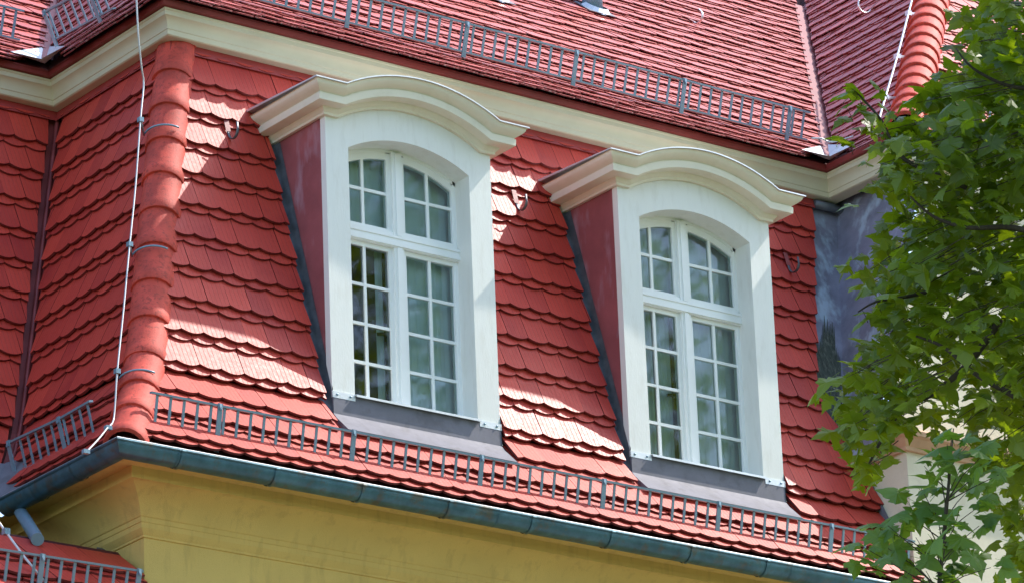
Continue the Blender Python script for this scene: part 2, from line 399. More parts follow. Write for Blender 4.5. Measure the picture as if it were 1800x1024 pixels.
# smooth painted band at the head of each steep slope
zb0, zb1 = 2.62, 2.84
def ys(z): return y_steep(z) - .075
for (A, B) in (((-6.0, D), (OX, D)), ((OX, D), (OX, 0)), ((OX, 0), (5.14, 0))):
    mb = MB(); pts = []
    for z, o in ((zb0, 0), (zb1, 0)):
        y = ys(z)
        for (x, yy) in (A, B):
            pts.append((x + (y if x == OX else 0) , yy + y, z))
    mb.add(pts, [(0, 1, 3, 2)])
    H(mb.build('head_band', 'redband'))
# ------------------------------------------------------------------ hip tiles
def barrel(r0, r1, L, n=12, arc=105, rim=.06):
    mb = MB(); sec = [(0, r0 - .030), (0, r0 - .003), (.006, r0), (rim, r0 + .001), (rim + .03, r0 - .007), (L, r1)]
    vs = [(math.sin(R(-arc + 2 * arc * k / n)) * r, y, math.cos(R(-arc + 2 * arc * k / n)) * r) for y, r in sec for k in range(n + 1)]
    m = n + 1
    mb.add(vs, [(j*m+k, j*m+k+1, (j+1)*m+k+1, (j+1)*m+k) for j in range(len(sec)-1) for k in range(n)])
    return mb
def lay_hip(parent, pts, out, step, r0, r1, L, sink, mat='hip', rim=.05):
    pts = [Vector(p) for p in pts]; seg = [0]
    for a, b in zip(pts, pts[1:]): seg.append(seg[-1] + (b - a).length)
    def P(s):
        for i in range(len(pts) - 1):
            if s <= seg[i + 1] or i == len(pts) - 2: return pts[i].lerp(pts[i+1], (s - seg[i]) / (seg[i+1] - seg[i]))
    me = autosmooth(barrel(r0, r1, L, rim=rim).build('hip_tile', mat, parent), 50); mesh = me.data; k = 0; s = 0; out = Vector(out)
    while s < seg[-1] - .1:
        o = me if k == 0 else link('hip_tile', mesh, parent)
        a, b = P(s), P(min(s + L, seg[-1] + .2)); d = (b - a).normalized(); z = (out - d * out.dot(d)).normalized(); x = d.cross(z)
        rot = Matrix((x, d, z)).transposed() @ Matrix.Rotation(R(random.uniform(-1, 1)), 3, 'Z') @ Matrix.Rotation(R(random.uniform(-1.5, 1.5)), 3, 'Y')
        o.matrix_local = Matrix.Translation(a - z * sink) @ (rot @ Matrix.Rotation(R(-2.2), 3, 'X')).to_4x4()
        s += step; k += 1
hip_pts = [(yp(s) + OX, yp(s), zp(s)) for s in np.linspace(steep.at_z(-.79), steep.at_z(2.80), 26)]
hipcore = MB().tube([Vector(p) + Vector((.05, .05, 0)) for p in hip_pts], .075, 8).build('hip', 'board'); H(hipcore)
hipcore['label'] = 'corner hip capped with red barrel tiles'
lay_hip(hipcore, hip_pts, (-1, -1, .35), .328, .148, .137, .40, .035, rim=.07)
# ------------------------------------------------------------------ left valley and right zinc
def strip(name, mat, pts, w0, w1, parent=None, lift=(0, 0, 0)):
    mb = MB(); n = len(pts); vs = [Vector(p) + Vector(w0) + Vector(lift) for p in pts] + [Vector(p) + Vector(w1) + Vector(lift) for p in pts]
    mb.add(vs, [(i, i + n, i + n + 1, i + 1) for i in range(n - 1)]); return mb.build(name, mat, parent)
vpts = [(yp(s) + OX, yp(s) + D, zp(s)) for s in np.linspace(steep.at_z(-.8), steep.at_z(2.8), 20)]
v = H(strip('valley_lining', 'redmetal', vpts, (-.075, -.006, 0), (0, -.02, 0), lift=(-.015, 0, 0)))
H(strip('valley_lining', 'redmetal', vpts, (-.02, -.02, 0), (-.006, -.075, 0), lift=(-.012, 0, 0)))
H(MB().tube([Vector(p) + Vector((-.05, -.05, 0)) for p in vpts], .017, 6).build('valley_bead', 'redmetal', smooth=True))
vlow = [p for p in vpts if p[2] < -.38]
H(strip('valley_lining', 'zinc', vlow, (-.30, .01, 0), (-.06, -.06, 0), lift=(-.03, -.075, 0)))
H(strip('valley_lining', 'zinc', vlow, (-.06, -.06, 0), (.01, -.30, 0), lift=(-.078, -.075, 0)))
# right zinc lining lying on the front slope, then the inclined zinc side of the wing
mb = MB(); zz = np.linspace(.35, 2.80, 12); L_ = []; R_ = []
for z in zz:
    s = steep.at_z(z); y = y_steep(z) - .028; L_.append((right_lim(s) - .05, y, z)); R_.append((5.445 + .285 * (z - 2.78), y, z))
mb.add(L_ + R_, [(i, i + 12, i + 13, i + 1) for i in range(11)]); zl = H(mb.build('valley_lining', 'zincdull')); zl['label'] = 'weathered bluish zinc valley sheet beside the last tiles'
mb = MB(); A_ = [(p[0], p[1] - .0, p[2]) for p in R_]; B_ = [(p[0], -.30 if p[2] < .46 else -.16, p[2]) for p in R_]
mb.add(A_ + B_, [(i, i + 12, i + 13, i + 1) for i in range(11)]); H(mb.build('wing_cladding', 'zincdull'))
# dark mossy streak patch: a sheet of streaked zinc on the lining
mb = MB(); ns_ = 16                     # ragged water streaks side by side
for k in range(ns_):
    u0, u1 = -.27 + .25 * k / ns_, -.27 + .25 * (k + 1) / ns_; mid_ = 1 - abs(2 * (k + .5) / ns_ - 1)
    z1 = 1.25 + .38 * mid_ ** .5 + random.uniform(-.12, .06); z0 = .52 + random.uniform(-.06, .22) * (1.3 - mid_); zs_ = np.linspace(z0, z1, 9)
    A_ = [(5.445 + .285 * (z - 2.78) + u0 + (.006 if j in (0, 8) else 0), y_steep(z) - .033, z) for j, z in enumerate(zs_)]
    B_ = [(5.445 + .285 * (z - 2.78) + u1 - (.006 if j in (0, 8) else 0), y_steep(z) - .033, z) for j, z in enumerate(zs_)]
    mb.add(A_ + B_, [(j, j + 9, j + 10, j + 1) for j in range(8)])
o = H(mb.build('stain_patch', 'moss')); o['label'] = 'dark mossy streak on the zinc valley sheet'
# ------------------------------------------------------------------ cornices and walls
XRW = 5.34; YW = -.13
HEAD = [( -7.0, .82 + D), (-.72, .82 + D), (-.72, .82), (XRW, .82), (XRW, YW), (14.0, YW)]
uc = [(-.02, 2.70), (.085, 2.705), (.095, 2.712), (.098, 2.745), (.104, 2.75), (.106, 2.772), (.112, 2.795), (.125, 2.815), (.143, 2.828), (.150, 2.832), (.152, 2.862), (.158, 2.866), (.160, 2.880), (.02, 2.880)]
H(sweep('upper_cornice', 'cream', HEAD, uc, None, 25))
H(sweep('eave_board', 'eave', HEAD, [(.02, 2.882), (.192, 2.884), (.203, 2.924), (.10, 2.990), (-.06, 3.10)], None))
H(sweep('attic_sky_baffle', 'board', HEAD, [(-.10, 2.60), (-.10, 3.165)], None))  # added unseen board, stops sky light leaking through the eave gap
H(MB().add([(-.62, 1.02, 2.6), (-.62, 2.30, 2.6), (-.62, 2.30, 3.25), (-.62, 1.02, 3.22)], [(0, 1, 2, 3)]).build('attic_sky_baffle', 'board'))  # added unseen panel, blocks the sky leak at the steeper side eave
EAVE = [(-7.0, -G + .522 + D), (-XC + .522, -G + .522 + D), (-XC + .522, -G + .522), (5.3, -G + .522)]
ec = [(.40, -.87), (.242, -.872), (.242, -.951), (.225, -.953), (.213, -.957), (.165, -.985), (.12, -1.025), (.085, -1.075), (.062, -1.132), (.054, -1.138), (.052, -1.168), (.046, -1.172), (.043, -1.205), (.030, -1.225), (.012, -1.245), (.010, -1.258), (0, -1.26), (0, GROUND)]
H(sweep('eaves_cornice', 'ochre', EAVE, ec, None, 25))
# the right wing: lower cream wall with a tan moulding, upper wall set back
mb = MB().box((4.93, -.30, GROUND), (14, 3.0, .30)); H(mb.build('wing_wall', 'plaster'))
H(sweep('wing_moulding', 'terracotta', [(4.93, 1.2), (4.93, -.30), (14, -.30)], [(0, .30), (.03, .302), (.035, .33), (.05, .345), (.075, .385), (.10, .40), (.105, .435), (.08, .46), (-.20, .50)], None, 25))
mb = MB().box((4.97, -.13, .301), (14, 3.0, 2.70)); 
mb = MB().add([(4.86, -.16, .46), (14, -.16, .46), (14, -.16, 2.72), (5.44, -.16, 2.72)], [(0, 1, 2, 3)])
H(mb.build('wing_wall', 'plaster'))
H(MB().bar((4.915, .16, .25), (4.915, -.19, -.45), (0, 1, .4), .05, .012).build('wing_flashing', 'zinc'))
# ------------------------------------------------------------------ upper roof
TU = .88
upper = Profile([(.615, 2.912), (.90, 3.130), (1.20, 3.375), (9.0, 3.375 + TU * 7.8)])
KV, KL, HK = .835, .67, .90              # plan run of valleys and hip against the main slope
def yu(s): return float(upper(s)[0])
def zu(s): return float(upper(s)[1])
Y0 = .615
up_rows = []
sU = 0.0; i = 0
gs = [.0, .165, .345, .55] + [.55 + .24 * k for k in range(1, 44)]
for i, s in enumerate(gs):
    L = .36 if i > 2 else .29
    ph = .5 * (i % 2)
    up_rows.append((s - .05, L, .038, .000, ph + .5, False)); up_rows.append((s, L, .049, .0105, ph, True))
XV = 5.205                              # where the main valley starts
um = slope_board('upper_roof_slope', (0, 0, 0), (1, 0, 0), (0, 1, 0), upper, lambda s: (-.93 + KL * (yu(s) - Y0), XV + KV * (yu(s) - Y0)))
um['label'] = 'sunlit main upper roof of flat red tiles'
lay_tiles(um, (0, 0, 0), (1, 0, 0), (0, 1, 0), upper, up_rows, -1.2, 13, lo=lambda s: -.95 + KL * (yu(s) - Y0), hi=lambda s: XV + KV * (yu(s) - Y0) - .085 - max(0, .21 - .38 * s), mat='tile_top', jit=2.4, blunt=True)
# set back upper slope on the left
ul = slope_board('upper_roof_slope', (0, D, 0), (1, 0, 0), (0, 1, 0), upper, lambda s: (-6, -.93 + KL * (yu(s) - Y0)))
ul['label'] = 'set back upper roof slope beyond the left valley'
lay_tiles(ul, (0, D, 0), (1, 0, 0), (0, 1, 0), upper, up_rows, -3.0, 2.5, hi=lambda s: -.93 + KL * (yu(s) - Y0) - .06 - max(0, .21 - .38 * s), mat='tile_top', jit=2.4, blunt=True)
# left return of the upper roof: faces -X
uside = Profile([(y_ * KL, z_) for y_, z_ in [((p[0] - Y0), p[1]) for p in upper.p]])
def run_s(s): return float(uside(s)[0]) / KL     # run in Y of the matching hip/valley
us_rows = []
for i, (s, L, ht, hh, ph, mn) in enumerate(up_rows): us_rows.append((s, L, ht, hh, ph, mn))
usd = slope_board('upper_roof_slope', (-.93, Y0, 0), (0, -1, 0), (1, 0, 0), uside, lambda s: (-(D + run_s(s)), -run_s(s)))
usd['label'] = 'return slope of the upper roof above the corner'
lay_tiles(usd, (-.93, Y0, 0), (0, -1, 0), (1, 0, 0), uside, us_rows, -6, .3, lo=lambda s: -(D + run_s(s)) + .06 + max(0, .21 - .38 * s), hi=lambda s: -run_s(s) - .01, mat='tile_top', jit=2.4, blunt=True)
# wing: slope facing -X, slope facing -Y, hip between them, ridge
uw = Profile([((p[0] - Y0) * KV, p[1]) for p in upper.p]); YWE = -.24
def run_w(s): return float(uw(s)[0]) / KV
uws = slope_board('upper_roof_slope', (XV, 0, 0), (0, -1, 0), (1, 0, 0), uw, lambda s: (-(Y0 + run_w(s)), -(YWE + HK * float(uw(s)[0]))))
uws['label'] = 'wing roof slope beside the sunlit main valley'
lay_tiles(uws, (XV, 0, 0), (0, -1, 0), (1, 0, 0), uw, us_rows, -7, 1, lo=lambda s: -(Y0 + run_w(s)) + .085 + max(0, .21 - .38 * s), hi=lambda s: -(YWE + HK * float(uw(s)[0])) - .01, mat='tile_top', jit=2.4, blunt=True)
uwf_p = Profile([((p[0] - Y0) * KV * HK, p[1]) for p in upper.p])
uwf = slope_board('upper_roof_slope', (XV, YWE, 0), (1, 0, 0), (0, 1, 0), uwf_p, lambda s: (float(uwf_p(s)[0]) / HK, 10))
uwf['label'] = 'front slope of the wing roof behind the maple'
lay_tiles(uwf, (XV, YWE, 0), (1, 0, 0), (0, 1, 0), uwf_p, us_rows, -.2, 8, lo=lambda s: float(uwf_p(s)[0]) / HK + .01, mat='tile_top', jit=2.4, blunt=True, limit=150)
wh = [(XV + (p[0] - Y0) * KV, YWE + (p[0] - Y0) * KV * HK, p[1] + .02) for p in [upper(s) for s in np.linspace(.05, 5, 12)]]
wc = H(MB().tube(wh, .06, 8).build('hip', 'board')); wc['label'] = 'sunlit wing hip capped with red barrel tiles'
lay_hip(wc, wh, (-1, -1, 1.6), .300, .158, .142, .37, .02)
# valley strips of the upper roof
def upper_valley(x0, y0, k, nm, mat, n=30, smax=8.0, w=.055):
    pts = [(x0 + k * (p[0] - Y0), y0 + p[0], p[1] + .055) for p in [upper(s) for s in np.linspace(.16, smax, n)]]
    a = H(strip(nm, mat, pts, (-w, 0, .012), (w * k, 0, .012))); return a, pts
a, vp = upper_valley(XV, 0, KV, 'valley_lining', 'redmetal', smax=5.75, w=.085); a['label'] = 'pinkish red metal valley between the main roof and the wing'
a, vp2 = upper_valley(-.93, D, KL, 'valley_lining', 'redmetal', smax=5, w=.06)
# ridge of the wing: flat red metal capping running forward from the head of the valley
e = np.array(vp[-1]); d = (0, -1, 0)
H(MB().bar(e + np.array((.03, .05, .0)), e + np.array((.03, -3.2, .0)), (1, 0, 1.0), .26, .02).build('ridge_capping', 'redmetal'))
# bright zinc aprons at the feet of both valleys
def foot_fan(x0, y0, k):
    # two triangular zinc sheets lying on the roof slopes, meeting in the valley
    mb = MB(); b = Vector((x0, y0, 2.965)); t = Vector((x0 + k * .55, y0 + .55, 2.965 + .42))
    l = b + Vector((-.30, -.02, .02)); r = b + Vector((-.02, -.31, .02)); lip = b + Vector((-.10, -.11, -.025))
    mb.add([b, t, l, r, lip], [(0, 1, 2), (0, 3, 1), (0, 2, 4), (0, 4, 3)])
    return H(mb.build('valley_apron', 'bright'))
H(MB().tube([(5.14, .775, 2.655), (5.46, .775, 2.655)], .035, 8).build('valley_fold', 'lead', smooth=True))
foot_fan(XV - .03, Y0 - .01, KV); foot_fan(-.96, Y0 + D - .01, KL)

# ------------------------------------------------------------------ dormers
def arc_pts(x0, x1, z0, rise, n):
    h = (x1 - x0) / 2; r = (h * h + rise * rise) / (2 * rise); cx = (x0 + x1) / 2; cz = z0 + rise - r; a = math.asin(min(1, h / r))
    return [(cx + r * math.sin(-a + 2 * a * i / n), cz + r * math.cos(-a + 2 * a * i / n)) for i in range(n + 1)], (cx, cz, r)
OX0, OX1, SPR, RISE = .19, 1.228, 1.815, .137
RV = .17
def offset_path(path, h):
    out = []
    for i, p in enumerate(path):
        ns = []
        for a, b in ((i - 1, i), (i, i + 1)):
            if a < 0 or b >= len(path): continue
            dx, dz = path[b][0] - path[a][0], path[b][1] - path[a][1]; l = math.hypot(dx, dz); ns.append((-dz / l, dx / l))
        if len(ns) == 1: n = ns[0]
        else:
            q = 1 + ns[0][0]*ns[1][0] + ns[0][1]*ns[1][1]; n = ((ns[0][0]+ns[1][0]) / q, (ns[0][1]+ns[1][1]) / q)
        out.append((p[0] + n[0] * h, p[1] + n[1] * h))
    return out
def make_dormer(x0, label, curtain_left):
    d = thing('dormer', label, 'dormer', (x0, 0, 0), 'dormers on the steep red slope')
    # surround: front face with arched opening and its reveal
    op, (acx, acz, ar) = arc_pts(OX0, OX1, SPR, RISE, 20)
    bp, _ = arc_pts(.10, W - .10, 2.01, .168, 24); top = [(0, 2.01)] + bp + [(W, 2.01)]
    top = [(x, z + .02) for x, z in top]
    mb = MB()
    opening = [(OX0, 0)] + op + [(OX1, 0)]
    def strip2(A, B, y):      # joins two polylines of one length
        n = len(A); mb.add([(x, y, z) for x, z in A] + [(x, y, z) for x, z in B], [(i, i + 1, i + 1 + n, i + n) for i in range(n - 1)])
    xs = [p[0] for p in op]
    tz = np.interp(xs, [p[0] for p in top], [p[1] for p in top])
    strip2(op, list(zip(xs, tz)), 0)
    mb.add([(0,0,-.02),(OX0,0,-.02),(OX0,0,SPR),(OX0,0,float(tz[0])),(.10,0,2.03),(0,0,2.03)], [(0,1,2,3,4,5)])
    mb.add([(OX1,0,-.02),(W,0,-.02),(W,0,2.03),(W-.10,0,2.03),(OX1,0,float(tz[-1])),(OX1,0,SPR)], [(0,1,2,3,4,5)])
    n = len(opening); mb.add([(x, 0, z) for x, z in opening] + [(x, RV, z) for x, z in opening], [(i, i + n, i + n + 1, i + 1) for i in range(n - 1)])
    mb.add([(0,0,-.02),(0,0,2.03),(0,.06,2.03),(0,.06,-.02)], [(0,1,2,3)]); mb.add([(W,0,-.02),(W,.06,-.02),(W,.06,2.03),(W,0,2.03)], [(0,1,2,3)])
    autosmooth(mb.build('surround', 'paint', d), 40)
    # cornice: profile mitred round the kinks of the arch and round both corners
    prof = [(0, .0), (.026, .0), (.028, .018), (.034, .022), (.040, .032), (.050, .043), (.052, .049), (.124, .051), (.134, .056), (.136, .098), (.136, .104), (.126, .105), (.128, .114), (.148, .126), (.160, .134), (.178, .148), (.188, .162), (.190, .176), (.20, .178)]
    base = [(0, 2.01)] + bp + [(W, 2.01)]
    mb = MB(); rows = []
    back = .80
    for dd, h in prof:
        pth = offset_path(base, h); zf = 2.01 + h
        pth[0] = (-dd, zf); pth[-1] = (W + dd, zf)
        rows.append([(-dd, back, zf)] + [(x, -dd, z) for x, z in pth] + [(W + dd, back, zf)])
    m = len(rows[0]); mb.add([p for r in rows for p in r], [(j*m+i, j*m+i+1, (j+1)*m+i+1, (j+1)*m+i) for j in range(len(rows)-1) for i in range(m-1)])
    co = autosmooth(mb.build('cornice', 'cornice', d), 28)
    # thin zinc roof following the cornice, running back into the slope
    top = [(-.208, 2.190)] + [(x, z) for x, z in offset_path(base, .180)][1:-1] + [(W + .208, 2.190)]
    def slope_y(z): return y_steep(z) - .03
    mb = MB(); t2 = [(x, z + .009) for x, z in top]
    n = len(top)
    mb.add([(x, -.208, z) for x, z in top] + [(x, -.208, z) for x, z in t2] + [(x, slope_y(z) + .06, z + .05) for x, z in t2] + [(x, slope_y(z) + .06, z + .04) for x, z in top],
           [(i, i+1, n+i+1, n+i) for i in range(n-1)] + [(n+i, n+i+1, 2*n+i+1, 2*n+i) for i in range(n-1)] + [(i+1, i, 3*n+i, 3*n+i+1) for i in range(n-1)] + [(0, n, 2*n, 3*n), (n-1, 4*n-1, 3*n-1, 2*n-1)])
    autosmooth(mb.build('zinc_roof', 'bright', d), 30)
    # cheeks with flashing
    for sx, xx in ((-1, .004), (1, W - .004)):
        zz = np.linspace(-.12, 2.03, 12); mb = MB()
        f = [(xx, .058, z) for z in zz] + [(xx, slope_y(z) + .10, z) for z in zz]
        mb.add(f, [(i, i + 12, i + 13, i + 1) for i in range(11)])
        ch = mb.build('cheek', 'cheek', d)
        mb = MB(); zs = np.linspace(-.16, 2.10, 14); sec = [(.0, .085), (.004, .03), (.014, .008), (.03, -.006), (.05, -.010), (.075, -.006)]   # (out from the cheek, depth from the slope)
        vs = []
        for i, z in enumerate(zs):
            wv = .006 * math.sin(i * 1.9 + xx * 3)
            vs += [(xx + sx * (o + (wv if o > .02 else 0) + .003), max(slope_y(z) - q * 1.0 - .0, -.015), z) for o, q in sec]
        k = len(sec); mb.add(vs, [(i*k+j, i*k+j+1, (i+1)*k+j+1, (i+1)*k+j) for i in range(13) for j in range(k-1)])
        mb.build('flashing', 'lead', ch, True)
    # apron, sill, corner plates with rivets
    mb = MB(); ap = [(-.006, -.010), (-.012, -.165), (-.045, -.205), (-.182, -.328), (-.190, -.331), (-.188, -.339)]
    n = len(ap); mb.add([(x, y, z) for x in (0.0, W) for y, z in ap], [(i, i+1, n+i+1, n+i) for i in range(n-1)])
    mb.add([(0, y, z) for y, z in ap[:4]] + [(0, .12, -.01), (0, .06, -.29)], [(0, 1, 2, 3, 5, 4)])
    mb.add([(W, y, z) for y, z in ap[:4]] + [(W, .12, -.01), (W, .06, -.29)], [(0, 1, 2, 3, 5, 4)])
    autosmooth(mb.build('apron', 'zinc', d), 30)
    mb = MB(); sp = [(RV + .02, .035), (.0, .004), (-.030, -.004), (-.030, -.020), (-.026, -.020), (-.024, -.008), (0, -.003)]
    n = len(sp); mb.add([(x, y, z) for x in (OX0 - .004, OX1 + .012) for y, z in sp], [(i, i+1, n+i+1, n+i) for i in range(n-1)] + [tuple(range(n)), tuple(range(2*n-1, n-1, -1))])
    mb.build('sill', 'bright', d)
    for a, b in ((-.004, OX0 - .003), (OX1 + .010, W + .004)):
        pl = MB().box((a, -.009, -.048), (b, .004, -.002)).build('corner_plate', 'bright', d)
        for x in (a + .04, b - .04): MB().tube([(x, -.009, -.024), (x, -.0145, -.024), (x, -.017, -.024)], [.009, .008, .003], 8).build('rivet', 'steel', pl)
    # window frame: fixed frame, mullion, transom
    yw = RV; mb = MB(); fx0, fx1 = .150, 1.270
    arc_o, _ = arc_pts(OX0 - .02, OX1 + .02, SPR, RISE + .004, 20)
    cA = (acx, acz, ar)
    def arch_z(x, off): return acz + math.sqrt(max(0, (ar - off) ** 2 - (x - acx) ** 2))
    mb.box((fx0, yw, -.0), (OX0 + .018, yw + .07, 1.95)); mb.box((OX1 - .022, yw, 0), (fx1, yw + .07, 1.95)); mb.box((fx0, yw, .0), (fx1, yw + .07, .028))
    xs = np.linspace(OX0 - .03, OX1 + .03, 21)
    lo = [(x, arch_z(x, .022)) for x in xs]; hi = [(x, arch_z(x, -.03)) for x in xs]
    for y in (yw,): mb.add([(x, y, z) for x, z in lo] + [(x, y, z) for x, z in hi], [(i, i+1, 22+i, 21+i) for i in range(20)])
    mb.add([(x, yw, z) for x, z in lo] + [(x, yw + .07, z) for x, z in lo], [(i, 21+i, 22+i, i+1) for i in range(20)])
    wf = mb.build('window_frame', 'white', d)
    mz = arch_z(.71, .02)
    o = MB().box((.667, yw - .018, .028), (.753, yw + .07, 1.215)).box((.667, yw - .018, 1.305), (.753, yw + .07, mz)).build('mullion', 'white', d)
    MB().box((.690, yw - .028, .03), (.730, yw - .018, 1.214)).box((.692, yw - .026, 1.306), (.728, yw - .018, mz - .01)).build('bead', 'white', o)
    o = MB().box((OX0, yw - .024, 1.215), (OX1 + .01, yw + .07, 1.305)).build('transom', 'white', d)
    MB().box((OX0, yw - .034, 1.222), (OX1 + .006, yw - .024, 1.246)).box((OX0, yw - .030, 1.282), (OX1 + .006, yw - .024, 1.298)).build('bead', 'white', o)
    # sashes
    gy = yw + .022
    for side_i, (sx0, sx1) in enumerate(((.200, .667), (.753, 1.218))):
        g0, g1 = (.228, .632) if side_i == 0 else (.784, 1.192); mid = (g0 + g1) / 2; bw = .011
        cs = MB().box((sx0, yw + .004, .03), (g0, yw + .05, 1.214)).box((g1, yw + .004, .03), (sx1, yw + .05, 1.214)).box((g0, yw + .004, .03), (g1, yw + .05, .062)).box((g0, yw + .004, 1.182), (g1, yw + .05, 1.214)).build('casement', 'white', d)
        hs = [.062, .327 , .613, .900, 1.182]
        MB().box((mid - bw, yw + .009, .062), (mid + bw, yw + .040, 1.182)).build('glazing_bar', 'white', cs)
        for z in hs[1:-1]: MB().box((g0, yw + .011, z - bw), (g1, yw + .038, z + bw)).build('glazing_bar', 'white', cs)
        pm = {}
        for a, b in ((g0, mid - bw), (mid + bw, g1)):
            for z0, z1 in zip(hs, hs[1:]):
                za = z0 + (bw if z0 != hs[0] else 0); zb = z1 - (bw if z1 != hs[-1] else 0)
                t = random.uniform(-.0025, .0025); u = random.uniform(-.0035, .0035)
                MB().add([(a, gy + t, za), (b, gy - t, za), (b, gy - t + u, zb), (a, gy + t + u, zb)], [(0, 1, 2, 3)]).build('pane', 'glass', cs)
        if side_i == 0:
            MB().box((.596 + .03, yw + .05, .575), (.596 + .05, yw + .075, .70)).bar((.640, yw + .075, .60), (.575, yw + .085, .59), (0, 0, 1), .022, .014).build('handle', 'black', cs)
        # arched light above the transom
        b0, b1 = 1.306, 1.352
        tl = MB()
        tl.box((sx0, yw + .004, b0), (g0, yw + .05, arch_z((sx0 + g0) / 2, .03))); tl.box((g1, yw + .004, b0), (sx1, yw + .05, arch_z((sx1 + g1) / 2, .03))); tl.box((g0, yw + .004, b0), (g1, yw + .05, b1))
        xs = np.linspace(g0, g1, 13); n = 13
        lo = [arch_z(x, .075) for x in xs]; hi = [arch_z(x, .020) for x in xs]
        tl.add([(x, yw + .004, z) for x, z in zip(xs, lo)] + [(x, yw + .004, z) for x, z in zip(xs, hi)] + [(x, yw + .05, z) for x, z in zip(xs, lo)], [(i, i+1, n+i+1, n+i) for i in range(n-1)] + [(i, 2*n+i, 2*n+i+1, i+1) for i in range(n-1)])
        tl = tl.build('arched_light', 'white', d)
        MB().box((mid - bw, yw + .009, b1), (mid + bw, yw + .040, arch_z(mid, .07))).build('glazing_bar', 'white', tl)
        MB().box((g0, yw + .011, 1.615 - bw), (g1, yw + .038, 1.615 + bw)).build('glazing_bar', 'white', tl)
        MB().box((sx0, yw - .012, b0 - .006), (sx1, yw + .004, b0 + .022)).build('drip_rail', 'white', tl)
        for a, b in ((g0, mid - bw), (mid + bw, g1)):
            MB().add([(a, gy, b1), (b, gy, b1), (b, gy, 1.615 - bw), (a, gy, 1.615 - bw)], [(0, 1, 2, 3)]).build('pane', 'glass', tl)
            xx = np.linspace(a, b, 6)
            MB().add([(a, gy, 1.615 + bw), (b, gy, 1.615 + bw)] + [(x, gy, arch_z(x, .073)) for x in xx[::-1]], [tuple(range(8))]).build('pane', 'glass', tl)
    # the room behind: a closed dark box with net curtains
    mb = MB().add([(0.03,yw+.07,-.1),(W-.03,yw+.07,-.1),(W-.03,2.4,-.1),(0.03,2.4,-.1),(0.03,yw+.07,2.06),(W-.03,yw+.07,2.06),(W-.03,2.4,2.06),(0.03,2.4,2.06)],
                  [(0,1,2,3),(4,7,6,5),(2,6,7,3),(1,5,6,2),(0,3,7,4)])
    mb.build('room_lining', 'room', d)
    def curtain(a, b, z0, z1, y, waves):
        n = 60; mb = MB(); xs = np.linspace(a, b, n)
        ys_ = [y + .007 * math.sin((x - a) * waves) + .003 * math.sin((x - a) * waves * 2.3 + 1) for x in xs]
        mb.add([(x, yy, z0) for x, yy in zip(xs, ys_)] + [(x, yy, z1) for x, yy in zip(xs, ys_)], [(i, i+1, n+i+1, n+i) for i in range(n-1)])
        mb.build('curtain', 'curtain', d, True)
    curtain(.72, 1.29, .02, 1.26, yw + .12, 60); curtain(.15, 1.29, 1.27, 1.98, yw + .13, 45)
    curtain(*curtain_left, .02, 1.26, yw + .13, 90)
    return d
make_dormer(0.0, 'arched cream dormer between the corner hip and the other dormer', (.60, .66))
make_dormer(S, 'arched cream dormer nearer the maple tree and zinc valley', (.42, .66))

# ------------------------------------------------------------------ gutter
gut = thing('gutter', 'weathered blue grey half round gutter along the eaves and round the corner', 'gutter', (-XC, -G, ZG))
Ginv = Matrix.Translation((XC, G, -ZG))
def GP(o): o.parent = gut; o.matrix_parent_inverse = Ginv; return o
gr = .082
gpath = [(-7.0, -G + D), (-XC, -G + D), (-XC, -G), (5.6, -G)]
sec = [(0, ZG), (.009, ZG + .004), (.012, ZG - .006), (.004, ZG - .014), (.0, ZG - .012)] + [(-gr + gr * math.cos(R(a)), ZG - .012 - gr * 1.05 * math.sin(R(a))) for a in range(10, 181, 10)]
def gsec(scale=0.0): return [(d + scale, z) for d, z in sec]
GP(sweep('trough', 'gutter', [(-XC, D - G - .02), (-XC, -G), (4.905, -G)], sec, None, 40))
GP(sweep('trough', 'gutter', [(-7.0, -G + D), (-XC - .02, -G + D)], sec, None, 40))
GP(sweep('lip', 'bright', [(-XC, D - G - .02), (-XC, -G), (4.905, -G)], [(-.004, ZG + .001), (-.002, ZG + .008), (.006, ZG + .0085), (.011, ZG + .003)], None, 40))
bsec = [(d * 1.0 + .0045 * (1 if d > -gr else -1), z - .005) for d, z in sec]
xb = [on(x, y, (0, 1, 0), -G)[0] for x, y in ((322, 795), (487, 825), (640, 852), (792, 880), (938, 908), (1077, 935), (1218, 962), (1350, 985))]
for x in xb: GP(sweep('bracket', 'gutter', [(x - .014, -G), (x + .014, -G)], bsec, None, 40))
for y in (.13, .62): GP(sweep('bracket', 'gutter', [(-XC, y + .014), (-XC, y - .014)], bsec, None, 40))
for x in (-1.55, 1.02, 3.6): GP(sweep('seam', 'gutter', [(x, -G), (x + .006, -G)], bsec, None, 40))
p0 = Vector(on(38, 902, (1, 0, 0), -XC + .09)); p1 = Vector(on(66, 947, (0, 1, 0), .12))
dd = (p1 - p0); o = GP(MB().tube([p0 - dd * .25, p0, p1, p1 - dd.normalized() * .001], [.043, .043, .043, .036], 16).build('outlet_pipe', 'steel', smooth=True)); autosmooth(o, 40)

